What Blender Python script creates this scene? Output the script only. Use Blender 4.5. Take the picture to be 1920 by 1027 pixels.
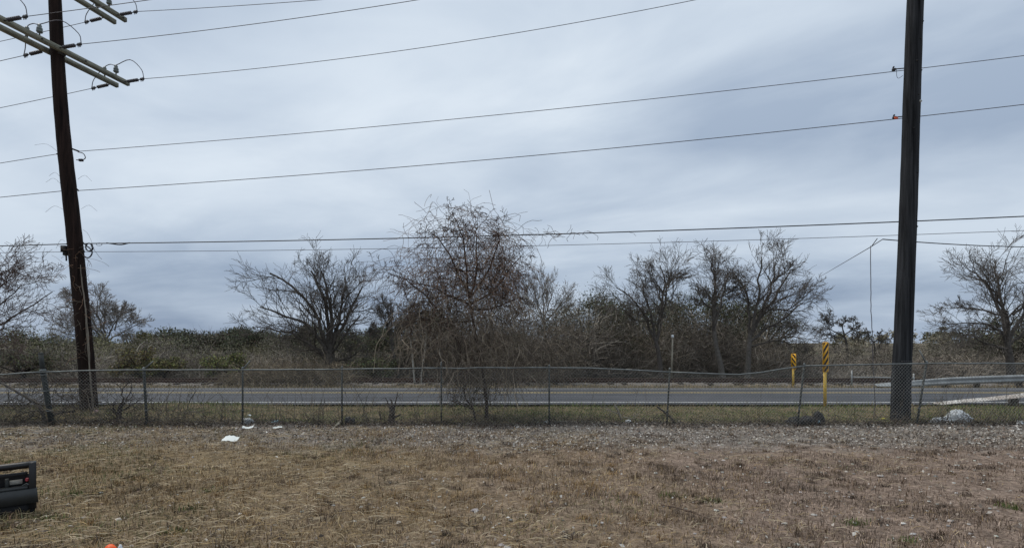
import bpy, math, random
import numpy as np
from mathutils import Vector

# ------------------------------------------------------------------ scene, camera, sky, sun, exposure
for o in list(bpy.data.objects):
    bpy.data.objects.remove(o)
S = bpy.context.scene
COL = S.collection
CAM_Z, F_PX, HOR = 1.7, 1000.0, 650.0       # eye height, focal length in photo pixels, horizon row
cd = bpy.data.cameras.new('camera')
cam = bpy.data.objects.new('camera', cd)
COL.objects.link(cam)
cam.location = (0, 0, CAM_Z)
cam.rotation_euler = (math.radians(90), 0, 0)
cd.sensor_width = 36.0
cd.lens = 36.0 * F_PX / 1920.0
cd.shift_y = (HOR - 513.5) / 1920.0
cd.clip_start = 0.05
cd.clip_end = 5000
S.camera = cam
S.render.resolution_x, S.render.resolution_y = 1024, 547
S.view_settings.view_transform = 'Standard'
S.view_settings.look = 'None'
S.view_settings.exposure = 0.26
S.view_settings.gamma = 1.0

SUN_EL, SUN_AZ = math.radians(62), math.radians(-70)     # behind thin cloud, high on the left
W = bpy.data.worlds.new('World')
S.world = W
W.use_nodes = True
wn, wl = W.node_tree.nodes, W.node_tree.links
wn.clear()
def wnode(t, **kw):
    n = wn.new(t)
    for k, v in kw.items():
        setattr(n, k, v)
    return n
def wmath(op, a, b=None, clamp=False):
    n = wn.new('ShaderNodeMath'); n.operation = op; n.use_clamp = clamp
    for i, v in enumerate((a, b)):
        if v is None: continue
        if isinstance(v, (int, float)): n.inputs[i].default_value = v
        else: wl.new(v, n.inputs[i])
    return n.outputs[0]
wout = wnode('ShaderNodeOutputWorld')
sky = wnode('ShaderNodeTexSky', sky_type='NISHITA', sun_disc=False)
sky.sun_elevation = SUN_EL
sky.sun_rotation = SUN_AZ
sky.air_density, sky.dust_density = 1.2, 2.0
bg_sky = wnode('ShaderNodeBackground'); bg_sky.inputs[1].default_value = 0.08
wl.new(sky.outputs[0], bg_sky.inputs[0])
tc = wnode('ShaderNodeTexCoord')
sep = wnode('ShaderNodeSeparateXYZ'); wl.new(tc.outputs['Generated'], sep.inputs[0])
zc = wmath('MAXIMUM', sep.outputs[2], 0.0)
den = wmath('ADD', zc, 0.17)
cu = wmath('DIVIDE', sep.outputs[0], den)
cv = wmath('DIVIDE', sep.outputs[1], den)
comb = wnode('ShaderNodeCombineXYZ')                       # a flat cloud deck seen in perspective
wl.new(wmath('MULTIPLY', wmath('ADD', cu, wmath('MULTIPLY', cv, -0.25)), 0.72), comb.inputs[0]); wl.new(wmath('ADD', cv, wmath('MULTIPLY', cu, 0.32)), comb.inputs[1])
def wnoise(scale, detail, rough, dist, loc):
    m = wnode('ShaderNodeMapping'); m.inputs['Location'].default_value = loc
    wl.new(comb.outputs[0], m.inputs[0])
    n = wnode('ShaderNodeTexNoise')
    n.inputs['Scale'].default_value = scale; n.inputs['Detail'].default_value = detail
    n.inputs['Roughness'].default_value = rough; n.inputs['Distortion'].default_value = dist
    wl.new(m.outputs[0], n.inputs['Vector'])
    return n.outputs[0]
n1 = wnoise(0.7, 3, 0.45, 0.35, (2.2, 0.6, 7))
n2 = wnoise(1.5, 5, 0.55, 0.5, (-16.9, -1.6, 3))
n3 = wnoise(4.0, 6, 0.6, 0.3, (-1.3, 5.2, 9))
cl = wmath('ADD', wmath('MULTIPLY', n1, 0.62), wmath('ADD', wmath('MULTIPLY', n2, 0.32), wmath('MULTIPLY', n3, 0.06)))
ramp = wnode('ShaderNodeValToRGB')
cr = ramp.color_ramp
cr.elements[0].position = 0.37; cr.elements[0].color = (0.345, 0.420, 0.530, 1)
cr.elements[1].position = 0.62; cr.elements[1].color = (0.715, 0.780, 0.840, 1)
e = cr.elements.new(0.50); e.color = (0.530, 0.605, 0.695, 1)
wl.new(cl, ramp.inputs[0])
# thicker air path low down: the deck is a little darker and bluer towards the horizon
hz = wnode('ShaderNodeMapRange'); hz.inputs['From Min'].default_value = 0.0; hz.inputs['From Max'].default_value = 0.42
wl.new(zc, hz.inputs['Value'])
hmix = wnode('ShaderNodeMix', data_type='RGBA', blend_type='MULTIPLY')
hmix.inputs['Factor'].default_value = 1.0
hr = wnode('ShaderNodeValToRGB')
hr.color_ramp.elements[0].position = 0.0; hr.color_ramp.elements[0].color = (0.59, 0.64, 0.72, 1)
hr.color_ramp.elements[1].position = 1.0; hr.color_ramp.elements[1].color = (1.0, 1.0, 1.0, 1)
wl.new(hz.outputs[0], hr.inputs[0])
wl.new(ramp.outputs[0], hmix.inputs['A']); wl.new(hr.outputs[0], hmix.inputs['B'])
bg_cl = wnode('ShaderNodeBackground'); bg_cl.inputs[1].default_value = 1.0
wl.new(hmix.outputs['Result'], bg_cl.inputs[0])
mixw = wnode('ShaderNodeMixShader'); mixw.inputs[0].default_value = 0.93
wl.new(bg_sky.outputs[0], mixw.inputs[1]); wl.new(bg_cl.outputs[0], mixw.inputs[2])
wl.new(mixw.outputs[0], wout.inputs[0])

sd = bpy.data.lights.new('sun', 'SUN')
sd.energy = 1.5; sd.angle = math.radians(30); sd.color = (1.0, 0.93, 0.83)
sun = bpy.data.objects.new('sun', sd); COL.objects.link(sun)
sv = Vector((math.sin(SUN_AZ) * math.cos(SUN_EL), math.cos(SUN_AZ) * math.cos(SUN_EL), math.sin(SUN_EL)))
sun.rotation_euler = (-sv).to_track_quat('-Z', 'Y').to_euler()
sun.location = (0, 0, 30)

# ------------------------------------------------------------------ helpers
RNG = np.random.default_rng(11)
random.seed(5)
def at(px, py, d):
    return np.array(((px - 960.0) * d / F_PX, d, CAM_Z - (py - HOR) * d / F_PX))
def gat(px, d):                       # a spot on the ground below a photo column
    x = (px - 960.0) * d / F_PX
    return np.array((x, d, float(gz(x, d))))

def sm(a, b, t):
    t = np.clip((t - a) / (b - a), 0, 1)
    return t * t * (3 - 2 * t)
def gz(x, y):                         # ground height
    x = np.asarray(x, float); y = np.asarray(y, float)
    near = 1 - sm(22, 30, y)
    h = 0.020 * np.sin(1.3 * x + 0.7 * y) * np.sin(0.9 * y - 0.4 * x + 1) + 0.012 * np.sin(3.1 * x - 2.3 * y) + 0.008 * np.sin(7.3 * x + 5.1 * y)
    onroad = sm(14.9, 15.4, y) * (1 - sm(21.6, 22.1, y))
    h = h * near * (1 - onroad)
    verge = sm(11.7, 12.6, y) * (1 - sm(14.6, 15.3, y))
    h = h + verge * (0.05 * np.sin(0.55 * x + 0.6) + 0.03 * np.sin(1.7 * x) - 0.02)
    mound = np.exp(-((x + 8.2) / 2.2) ** 2 - ((y - 14.3) / 0.8) ** 2) * 0.16
    far = sm(60, 160, y) * 1.5 + sm(160, 900, y) * 6.0
    return h + mound + far - 0.03 * onroad

MATS = {}
def nt(m):
    m.use_nodes = True
    n, l = m.node_tree.nodes, m.node_tree.links
    n.clear()
    out = n.new('ShaderNodeOutputMaterial'); b = n.new('ShaderNodeBsdfPrincipled')
    l.new(b.outputs[0], out.inputs[0])
    return n, l, b
def plain(name, col, rough=0.7, metal=0.0, var=0.25, scale=8.0, bump=0.15, stretch=(1, 1, 1), col2=None, spec=0.5):
    m = bpy.data.materials.new(name); n, l, b = nt(m)
    tcn = n.new('ShaderNodeTexCoord'); mp = n.new('ShaderNodeMapping'); mp.inputs['Scale'].default_value = stretch
    l.new(tcn.outputs['Object'], mp.inputs[0])
    no = n.new('ShaderNodeTexNoise'); no.inputs['Scale'].default_value = scale; no.inputs['Detail'].default_value = 6; no.inputs['Roughness'].default_value = 0.65
    l.new(mp.outputs[0], no.inputs['Vector'])
    r = n.new('ShaderNodeValToRGB')
    c2 = col2 or tuple(c * (1 + var) for c in col)
    c1 = tuple(c * (1 - var) for c in col)
    r.color_ramp.elements[0].position = 0.32; r.color_ramp.elements[0].color = (*c1, 1)
    r.color_ramp.elements[1].position = 0.68; r.color_ramp.elements[1].color = (*c2, 1)
    l.new(no.outputs[0], r.inputs[0]); l.new(r.outputs[0], b.inputs['Base Color'])
    b.inputs['Roughness'].default_value = rough; b.inputs['Metallic'].default_value = metal
    b.inputs['Specular IOR Level'].default_value = spec
    if bump:
        bp = n.new('ShaderNodeBump'); bp.inputs['Strength'].default_value = bump; bp.inputs['Distance'].default_value = 0.01
        l.new(no.outputs[0], bp.inputs['Height']); l.new(bp.outputs[0], b.inputs['Normal'])
    MATS[name] = m
    return m
def vcol(name, rough=0.85, spec=0.2, var=0.25, scale=3.0):
    m = bpy.data.materials.new(name); n, l, b = nt(m)
    a = n.new('ShaderNodeAttribute'); a.attribute_name = 'Col'
    tcn = n.new('ShaderNodeTexCoord')
    no = n.new('ShaderNodeTexNoise'); no.inputs['Scale'].default_value = scale; no.inputs['Detail'].default_value = 4
    l.new(tcn.outputs['Object'], no.inputs['Vector'])
    mr = n.new('ShaderNodeMapRange'); mr.inputs['From Min'].default_value = 0.3; mr.inputs['From Max'].default_value = 0.7
    mr.inputs['To Min'].default_value = 1 - var; mr.inputs['To Max'].default_value = 1 + var
    l.new(no.outputs[0], mr.inputs['Value'])
    mx = n.new('ShaderNodeVectorMath'); mx.operation = 'SCALE'
    l.new(a.outputs['Color'], mx.inputs[0]); l.new(mr.outputs[0], mx.inputs['Scale'])
    l.new(mx.outputs[0], b.inputs['Base Color'])
    b.inputs['Roughness'].default_value = rough; b.inputs['Specular IOR Level'].default_value = spec
    MATS[name] = m
    return m

class MB:
    """collects geometry for ONE mesh"""
    def __init__(s):
        s.v, s.f, s.c, s.n = [], [], [], 0
    def add(s, v, f, c=None):
        v = np.asarray(v, float).reshape(-1, 3)
        f = np.asarray(f, int) + s.n
        s.v.append(v); s.f.append(f); s.n += len(v)
        if c is None: c = (0.5, 0.5, 0.5)
        c = np.asarray(c, float)
        if c.ndim == 1: c = np.repeat(c[None], len(v), 0)
        s.c.append(c)
    def box(s, cx, cy, cz, sx, sy, sz, ax=None, c=None):
        """box with centre and full sizes; ax = 3x3 rows local axes"""
        q = np.array([(-1,-1,-1),(1,-1,-1),(1,1,-1),(-1,1,-1),(-1,-1,1),(1,-1,1),(1,1,1),(-1,1,1)], float) * 0.5 * np.array((sx, sy, sz))
        if ax is not None: q = q @ np.asarray(ax)
        s.add(q + np.array((cx, cy, cz)), [(0,3,2,1),(4,5,6,7),(0,1,5,4),(1,2,6,5),(2,3,7,6),(3,0,4,7)], c)
    def tube(s, pts, rad, sides=8, c=None, cap=True):
        pts = np.asarray(pts, float); n = len(pts)
        rad = np.broadcast_to(np.asarray(rad, float), (n,))
        v, f = tube_arr(pts[None], rad[None], sides)
        s.add(v, f, c)
        if cap:
            b = s.n - n * sides
            for k, rev in ((0, True), (n - 1, False)):
                idx = [b + k * sides + i for i in range(sides)]
                if rev: idx = idx[::-1]
                s.f.append(np.array([idx]))
    def chains(s, ch, sides):
        """ch: list of (pts, radii, colour)"""
        by = {}
        for p, r, c in ch:
            by.setdefault(len(p), []).append((p, r, c))
        for n, L in by.items():
            P = np.array([a[0] for a in L], float); R = np.array([a[1] for a in L], float); C = np.array([a[2] for a in L], float)
            v, f = tube_arr(P, R, sides)
            s.add(v, f, np.repeat(C, n * sides, 0))
    def lathe(s, p0, p1, prof, sides=10, c=None):
        """profile [(t along p0-p1, radius)]"""
        p0 = np.asarray(p0, float); p1 = np.asarray(p1, float)
        t = p1 - p0; L = np.linalg.norm(t); t = t / L
        a = np.array((0, 0, 1.0)) if abs(t[2]) < 0.9 else np.array((1.0, 0, 0))
        u = np.cross(t, a); u /= np.linalg.norm(u); w = np.cross(t, u)
        an = np.arange(sides) * 2 * math.pi / sides
        ring = np.cos(an)[:, None] * u + np.sin(an)[:, None] * w
        V = np.concatenate([p0 + t * L * q + ring * r for q, r in prof])
        m = len(prof); F = []
        for k in range(m - 1):
            for i in range(sides):
                j = (i + 1) % sides
                F.append((k*sides+i, (k+1)*sides+i, (k+1)*sides+j, k*sides+j))
        b = s.n
        s.add(V, F, c)
        s.f.append(np.array([[b + i for i in range(sides)]])); s.f.append(np.array([[b + (m-1)*sides + i for i in range(sides)][::-1]]))
    def quads(s, cen, size, aspect=0.6, cols=None, rng=RNG, flat=0.0, up=None, fold=0.0):
        """leaf-sized faces, random turn; flat = how far they lie level"""
        n = len(cen)
        nrm = rng.normal(size=(n, 3))
        nrm[:, 2] = np.abs(nrm[:, 2]) + flat * 4
        nrm /= np.linalg.norm(nrm, axis=1)[:, None]
        a = rng.normal(size=(n, 3)); u = np.cross(nrm, a); u /= np.linalg.norm(u, axis=1)[:, None] + 1e-9
        w = np.cross(nrm, u)
        size = np.broadcast_to(np.asarray(size, float), (n,))[:, None]
        L = u * size * 0.5; Wd = w * size * 0.5 * aspect
        bend = nrm * size * fold
        V = np.stack([cen - L, cen + Wd * 1.0 + bend, cen + L, cen - Wd * 0.9 + bend], 1).reshape(-1, 3)
        F = np.arange(n * 4).reshape(n, 4)
        s.add(V, F, np.repeat(cols, 4, 0) if cols is not None else None)
    def build(s, name, mat, parent=None, smooth=False, loc=None):
        me = mesh_np(name, s.v, s.f, s.c, smooth, parent_loc(parent) if loc is None else np.asarray(loc, float))
        if isinstance(mat, str): mat = MATS[mat]
        me.materials.append(mat)
        o = bpy.data.objects.new(name, me); COL.objects.link(o)
        if parent is not None: o.parent = parent
        elif loc is not None: o.location = loc
        return o
def parent_loc(p):
    z = np.zeros(3)
    while p is not None:
        z = z + np.array(p.location); p = p.parent
    return z
def mesh_np(name, vs, fs, cs, smooth, off):
    V = np.concatenate(vs) - off
    me = bpy.data.meshes.new(name)
    me.vertices.add(len(V)); me.vertices.foreach_set('co', V.astype(np.float32).ravel())
    loops, tot = [], []
    for f in fs:
        f = np.atleast_2d(f)
        loops.append(f.ravel()); tot.append(np.full(len(f), f.shape[1]))
    loops = np.concatenate(loops); tot = np.concatenate(tot)
    me.loops.add(len(loops)); me.loops.foreach_set('vertex_index', loops.astype(np.int32))
    me.polygons.add(len(tot))
    st = np.concatenate(([0], np.cumsum(tot)[:-1]))
    me.polygons.foreach_set('loop_start', st.astype(np.int32))
    me.polygons.foreach_set('loop_total', tot.astype(np.int32))
    if smooth: me.polygons.foreach_set('use_smooth', np.ones(len(tot), bool))
    C = np.concatenate(cs)
    ca = me.color_attributes.new('Col', 'FLOAT_COLOR', 'POINT')
    ca.data.foreach_set('color', np.concatenate([C, np.ones((len(C), 1))], 1).astype(np.float32).ravel())
    me.update(calc_edges=True)
    return me
def tube_arr(P, R, sides):
    B, n, _ = P.shape
    T = np.empty_like(P)
    T[:, 1:-1] = P[:, 2:] - P[:, :-2]; T[:, 0] = P[:, 1] - P[:, 0]; T[:, -1] = P[:, -1] - P[:, -2]
    T /= np.linalg.norm(T, axis=2, keepdims=True) + 1e-9
    mean = P[:, -1] - P[:, 0]; mean = mean / (np.linalg.norm(mean, axis=1, keepdims=True) + 1e-9)
    ref = np.where(np.abs(mean[:, 2:3]) < 0.75, np.array([[0, 0, 1.0]]), np.array([[0.3, 1.0, 0]]))
    U = np.cross(T, ref[:, None, :]); U /= np.linalg.norm(U, axis=2, keepdims=True) + 1e-9
    Wv = np.cross(T, U)
    an = np.arange(sides) * 2 * math.pi / sides
    V = P[:, :, None, :] + R[:, :, None, None] * (np.cos(an)[None, None, :, None] * U[:, :, None, :] + np.sin(an)[None, None, :, None] * Wv[:, :, None, :])
    i = np.arange(sides); j = (i + 1) % sides
    k = np.arange(n - 1)[:, None] * sides
    f = np.stack([k + i, k + j, k + sides + j, k + sides + i], -1).reshape(-1, 4)
    F = (np.arange(B)[:, None, None] * (n * sides) + f[None]).reshape(-1, 4)
    return V.reshape(-1, 3), F

def ribbon_arr(P, R, rng):
    B, n, _ = P.shape
    mean = P[:, -1] - P[:, 0]
    U = np.cross(mean, rng.normal(size=(B, 3))); U /= np.linalg.norm(U, axis=1, keepdims=True) + 1e-9
    V = np.stack([P - U[:, None] * R[..., None], P + U[:, None] * R[..., None]], 2)
    k = np.arange(n - 1)[:, None] * 2
    f = (k + np.array([0, 1, 3, 2]))
    F = (np.arange(B)[:, None, None] * (n * 2) + f[None]).reshape(-1, 4)
    return V.reshape(-1, 3), F

def tag(o, label=None, cat=None, group=None, kind=None):
    if label: o['label'] = label
    if cat: o['category'] = cat
    if group: o['group'] = group
    if kind: o['kind'] = kind
    return o
def thing(name, label, cat, loc, group=None):
    o = bpy.data.objects.new(name, None); COL.objects.link(o)
    o.empty_display_size = 0.2
    o.location = tuple(float(v) for v in loc)
    return tag(o, label, cat, group)
def copy_tree(root, loc, rz=0, sc=(1, 1, 1)):
    r = root.copy(); COL.objects.link(r); r.location = tuple(loc); r.rotation_euler = (0, 0, rz); r.scale = sc
    for ch in list(root.children):
        c = ch.copy(); COL.objects.link(c); c.parent = r
        for g in list(ch.children):
            d = g.copy(); COL.objects.link(d); d.parent = c
    return r
def jit(col, n, v=0.2, h=0.06, rng=RNG):
    col = np.asarray(col, float)
    return np.clip(col[None] * (1 + rng.normal(0, v, (n, 1))) * (1 + rng.normal(0, h, (n, 3))), 0.004, 1)

# ------------------------------------------------------------------ materials
vcol('leaf_mat', 0.75, 0.25, 0.25, 1.2)
vcol('twig_mat', 0.9, 0.15, 0.25, 2.0)
vcol('bark_mat', 0.95, 0.15, 0.35, 9.0)
vcol('straw_mat', 0.85, 0.15, 0.2, 1.0)
vcol('stone_mat', 0.9, 0.2, 0.2, 30.0)
plain('galvanised', (0.15, 0.162, 0.158), 0.55, 0.35, 0.35, 6.0, 0.1)
plain('dull_galvanised', (0.055, 0.060, 0.057), 0.7, 0.3, 0.35, 7.0, 0.1)
plain('dark_post', (0.030, 0.033, 0.031), 0.85, 0, 0.5, 9.0, 0.6)
plain('chain_wire', (0.22, 0.225, 0.215), 0.6, 0.4, 0.3, 3.0, 0)
plain('wire_mat', (0.075, 0.068, 0.078), 0.6, 0.0, 0.2, 3.0, 0)
plain('cable_black', (0.018, 0.018, 0.022), 0.55, 0, 0.2, 5.0, 0)
plain('creosote_wood', (0.0090, 0.0062, 0.0056), 0.9, 0, 0.5, 14.0, 1.0, (1, 1, 0.04), (0.034, 0.020, 0.016), 0.15)
plain('tarred_wood', (0.0060, 0.0066, 0.0080), 0.9, 0, 0.5, 16.0, 1.0, (1, 1, 0.035), (0.046, 0.048, 0.052), 0.15)
plain('crossarm_wood', (0.155, 0.152, 0.118), 0.9, 0, 0.3, 12.0, 0.5, (1, 0.05, 1), (0.30, 0.295, 0.235), 0.2)
plain('polymer_grey', (0.050, 0.046, 0.055), 0.5, 0, 0.2, 10, 0)
plain('porcelain_grey', (0.12, 0.14, 0.13), 0.35, 0, 0.2, 10, 0)
plain('dark_steel', (0.045, 0.045, 0.05), 0.6, 0.3, 0.3, 10, 0.1)
plain('rust', (0.060, 0.034, 0.024), 0.9, 0.1, 0.4, 6, 0.3)
plain('sleeper_wood', (0.06, 0.05, 0.042), 0.95, 0, 0.4, 6, 0.4)
plain('white_paint', (0.40, 0.40, 0.39), 0.85, 0, 0.2, 7.0, 0, (0.5, 3, 1), (0.72, 0.72, 0.70))
plain('yellow_paint', (0.38, 0.30, 0.14), 0.85, 0, 0.2, 7.0, 0, (0.5, 3, 1), (0.66, 0.51, 0.21))
plain('sign_yellow', (0.66, 0.33, 0.012), 0.55, 0, 0.12, 9.0, 0, (1, 1, 0.3), (0.80, 0.41, 0.014))
plain('sign_black', (0.020, 0.014, 0.014), 0.5, 0, 0.2, 6.0, 0)
plain('yellow_post', (0.62, 0.40, 0.055), 0.6, 0, 0.2, 6.0, 0.05)
plain('beam_steel', (0.30, 0.31, 0.305), 0.55, 0.3, 0.25, 3.0, 0.1, (1, 1, 1))
plain('beam_rusty', (0.42, 0.34, 0.28), 0.7, 0.1, 0.25, 2.5, 0.1, (1, 1, 1), (0.60, 0.58, 0.54))
plain('post_wood', (0.075, 0.065, 0.055), 0.95, 0, 0.4, 8, 0.4, (1, 1, 0.2))
plain('black_plastic', (0.006, 0.006, 0.007), 0.45, 0, 0.2, 12, 0.03)
plain('black_matte', (0.008, 0.008, 0.009), 0.75, 0, 0.3, 9, 0.1)
plain('grey_panel', (0.022, 0.024, 0.024), 0.5, 0, 0.25, 9, 0.05)
plain('white_paper', (0.72, 0.75, 0.72), 0.8, 0, 0.06, 12, 0.05)
plain('white_film', (0.76, 0.79, 0.80), 0.4, 0, 0.12, 14, 0.2)
plain('grey_film', (0.40, 0.42, 0.42), 0.45, 0, 0.2, 14, 0.2)
plain('blue_film', (0.25, 0.42, 0.50), 0.45, 0, 0.15, 14, 0.1)
plain('bag_black', (0.012, 0.012, 0.014), 0.35, 0, 0.3, 14, 0.3)
plain('bag_charcoal', (0.015, 0.015, 0.016), 0.75, 0, 0.4, 12, 0.4)
plain('orange_plastic', (0.85, 0.11, 0.012), 0.45, 0, 0.08, 10, 0.1)
plain('red_plastic', (0.35, 0.03, 0.04), 0.4, 0, 0.1, 10, 0)
plain('pale_card', (0.36, 0.35, 0.31), 0.8, 0, 0.2, 10, 0)
plain('board_wood', (0.30, 0.27, 0.21), 0.9, 0, 0.3, 9, 0.2, (1, 1, 0.2))
plain('yellow_plastic', (0.62, 0.56, 0.06), 0.5, 0, 0.1, 10, 0)
plain('pink_paper', (0.62, 0.40, 0.40), 0.8, 0, 0.1, 10, 0)

def mat_ground():
    m = bpy.data.materials.new('ground_mat'); n, l, b = nt(m)
    tcn = n.new('ShaderNodeTexCoord')
    sp = n.new('ShaderNodeSeparateXYZ'); l.new(tcn.outputs['Object'], sp.inputs[0])
    def noise(sc, det, ro=0.6, dist=0.0):
        q = n.new('ShaderNodeTexNoise'); q.inputs['Scale'].default_value = sc; q.inputs['Detail'].default_value = det
        q.inputs['Roughness'].default_value = ro; q.inputs['Distortion'].default_value = dist
        l.new(tcn.outputs['Object'], q.inputs['Vector']); return q.outputs[0]
    def ramp(v, stops):
        r = n.new('ShaderNodeValToRGB')
        while len(r.color_ramp.elements) < len(stops): r.color_ramp.elements.new(0.5)
        for e_, (p, c) in zip(r.color_ramp.elements, stops):
            e_.position = p; e_.color = (*c, 1)
        l.new(v, r.inputs[0]); return r.outputs[0]
    def mix(f, a, c, bt='MIX'):
        q = n.new('ShaderNodeMix'); q.data_type = 'RGBA'; q.blend_type = bt
        if isinstance(f, float): q.inputs['Factor'].default_value = f
        else: l.new(f, q.inputs['Factor'])
        l.new(a, q.inputs['A']); l.new(c, q.inputs['B']); return q.outputs['Result']
    def mrange(v, a, c, lo=0.0, hi=1.0):
        q = n.new('ShaderNodeMapRange'); q.inputs['From Min'].default_value = a; q.inputs['From Max'].default_value = c
        q.inputs['To Min'].default_value = lo; q.inputs['To Max'].default_value = hi
        l.new(v, q.inputs['Value']); return q.outputs[0]
    def addv(a, k, c):
        q = n.new('ShaderNodeMath'); q.operation = 'MULTIPLY_ADD'; q.inputs[1].default_value = k
        l.new(a, q.inputs[0]); l.new(c, q.inputs[2]); return q.outputs[0]
    big = noise(0.45, 4, 0.6, 0.4); mid = noise(2.6, 5, 0.65); fine = noise(22, 6, 0.75); vfine = noise(90, 3, 0.7)
    soil = ramp(fine, [(0.28, (0.058, 0.042, 0.032)), (0.5, (0.228, 0.170, 0.133)), (0.72, (0.381, 0.301, 0.242))])
    straw = ramp(fine, [(0.28, (0.048, 0.036, 0.022)), (0.5, (0.200, 0.148, 0.089)), (0.72, (0.333, 0.263, 0.167))])
    green = ramp(fine, [(0.28, (0.030, 0.034, 0.016)), (0.5, (0.100, 0.095, 0.046)), (0.72, (0.185, 0.159, 0.089))])
    # straw lies on the left part of the yard, barer soil on the right, patchy between
    lr = addv(big, 9.0, sp.outputs[0])
    yard = mix(mrange(lr, 2.0, 7.5, 1.0, 0.0), soil, straw)
    leafy = ramp(fine, [(0.3, (0.047, 0.041, 0.035)), (0.5, (0.211, 0.187, 0.164)), (0.7, (0.406, 0.374, 0.335))])
    band = addv(mid, 2.4, sp.outputs[1])
    yard = mix(mrange(band, 9.7, 10.7), yard, leafy)
    grv = mix(mrange(mid, 0.40, 0.62), green, straw)
    edge = addv(mid, 0.7, sp.outputs[1])
    c = mix(mrange(edge, 12.1, 12.5), yard, grv)
    fargr = ramp(mid, [(0.3, (0.085, 0.072, 0.048)), (0.7, (0.17, 0.145, 0.10))])
    c = mix(mrange(edge, 21.4, 22.2), c, fargr)
    sh0 = mrange(vfine, 0.25, 0.75, 0.68, 1.30)
    blot = mrange(noise(5.5, 4, 0.7, 0.6), 0.32, 0.66, 0.58, 1.34)
    mu = n.new('ShaderNodeMath'); mu.operation = 'MULTIPLY'; l.new(sh0, mu.inputs[0]); l.new(blot, mu.inputs[1]); sh = mu.outputs[0]
    vs = n.new('ShaderNodeVectorMath'); vs.operation = 'SCALE'; l.new(c, vs.inputs[0]); l.new(sh, vs.inputs['Scale'])
    l.new(vs.outputs[0], b.inputs['Base Color'])
    b.inputs['Roughness'].default_value = 0.95; b.inputs['Specular IOR Level'].default_value = 0.1
    bp = n.new('ShaderNodeBump'); bp.inputs['Strength'].default_value = 0.8; bp.inputs['Distance'].default_value = 0.03
    l.new(fine, bp.inputs['Height']); l.new(bp.outputs[0], b.inputs['Normal'])
    MATS['ground'] = m
mat_ground()

def mat_asphalt():
    m = bpy.data.materials.new('asphalt'); n, l, b = nt(m)
    tcn = n.new('ShaderNodeTexCoord')
    mp = n.new('ShaderNodeMapping'); mp.inputs['Scale'].default_value = (0.06, 1.3, 1); l.new(tcn.outputs['Object'], mp.inputs[0])
    a = n.new('ShaderNodeTexNoise'); a.inputs['Scale'].default_value = 2.0; a.inputs['Detail'].default_value = 4; l.new(mp.outputs[0], a.inputs['Vector'])
    f = n.new('ShaderNodeTexNoise'); f.inputs['Scale'].default_value = 60; f.inputs['Detail'].default_value = 4; l.new(tcn.outputs['Object'], f.inputs['Vector'])
    r = n.new('ShaderNodeValToRGB'); r.color_ramp.elements[0].position = 0.38; r.color_ramp.elements[0].color = (0.040, 0.044, 0.051, 1)
    r.color_ramp.elements[1].position = 0.62; r.color_ramp.elements[1].color = (0.082, 0.084, 0.095, 1); l.new(a.outputs[0], r.inputs[0])
    mr = n.new('ShaderNodeMapRange'); mr.inputs['From Min'].default_value = 0.3; mr.inputs['From Max'].default_value = 0.7; mr.inputs['To Min'].default_value = 0.75; mr.inputs['To Max'].default_value = 1.25
    l.new(f.outputs[0], mr.inputs['Value'])
    vs = n.new('ShaderNodeVectorMath'); vs.operation = 'SCALE'; l.new(r.outputs[0], vs.inputs[0]); l.new(mr.outputs[0], vs.inputs['Scale'])
    l.new(vs.outputs[0], b.inputs['Base Color']); b.inputs['Roughness'].default_value = 0.8; b.inputs['Specular IOR Level'].default_value = 0.3
    bp = n.new('ShaderNodeBump'); bp.inputs['Strength'].default_value = 0.5; bp.inputs['Distance'].default_value = 0.006
    l.new(f.outputs[0], bp.inputs['Height']); l.new(bp.outputs[0], b.inputs['Normal'])
    MATS['asphalt'] = m
mat_asphalt()
plain('ballast_mat', (0.15, 0.135, 0.12), 0.95, 0, 0.45, 16, 0.9)

# ------------------------------------------------------------------ ground, road, railway bed
def grid(xs, ys, zf):
    X, Y = np.meshgrid(xs, ys)
    V = np.stack([X, Y, zf(X, Y)], -1).reshape(-1, 3)
    nx, ny = len(xs), len(ys)
    i, j = np.meshgrid(np.arange(nx - 1), np.arange(ny - 1))
    a = (j * nx + i).ravel()
    return V, np.stack([a, a + 1, a + nx + 1, a + nx], 1)
xs = np.concatenate([[-2500, -1200, -600, -300, -150, -90, -60, -40], np.arange(-28, 28.01, 0.3), [40, 60, 90, 150, 300, 600, 1200, 2500]])
ys = np.concatenate([[-60, -20, -6, -2], np.arange(0, 24.01, 0.25), np.arange(25, 40, 1.5), [45, 55, 70, 90, 120, 160, 220, 320, 500, 800, 1300, 2500]])
mb = MB(); mb.add(*grid(xs, ys, gz))
tag(mb.build('ground', 'ground', smooth=True), kind='structure')
def ribbon(name, y0, y1, z, mat, x0=-220, x1=220, step=2.0, wob=0.0, seed=1, parent=None, ny=2):
    rx = np.arange(x0, x1 + 0.1, step); rg = np.random.default_rng(seed)
    V = []
    e0 = rg.normal(0, wob, len(rx)); e1 = rg.normal(0, wob, len(rx))
    for k in range(ny):
        t = k / (ny - 1)
        y = y0 + (y1 - y0) * t + e0 * (1 - t) + e1 * t
        V.append(np.stack([rx, y, np.full(len(rx), 0.0) + (z(y) if callable(z) else z)], 1))
    V = np.concatenate(V); n = len(rx)
    F = [(k*n+i, k*n+i+1, (k+1)*n+i+1, (k+1)*n+i) for k in range(ny - 1) for i in range(n - 1)]
    m_ = MB(); m_.add(V, F)
    return m_.build(name, mat, parent)
def crown(y): return 0.055 - 0.006 * np.abs(y - 18.5)
road = tag(ribbon('road', 15.45, 21.6, crown, 'asphalt', step=0.5, wob=0.035, ny=9), kind='structure')
def dz(k): return lambda y: crown(y) + k
ribbon('edge_line', 15.92, 16.04, dz(0.005), 'white_paint', parent=road)
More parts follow.
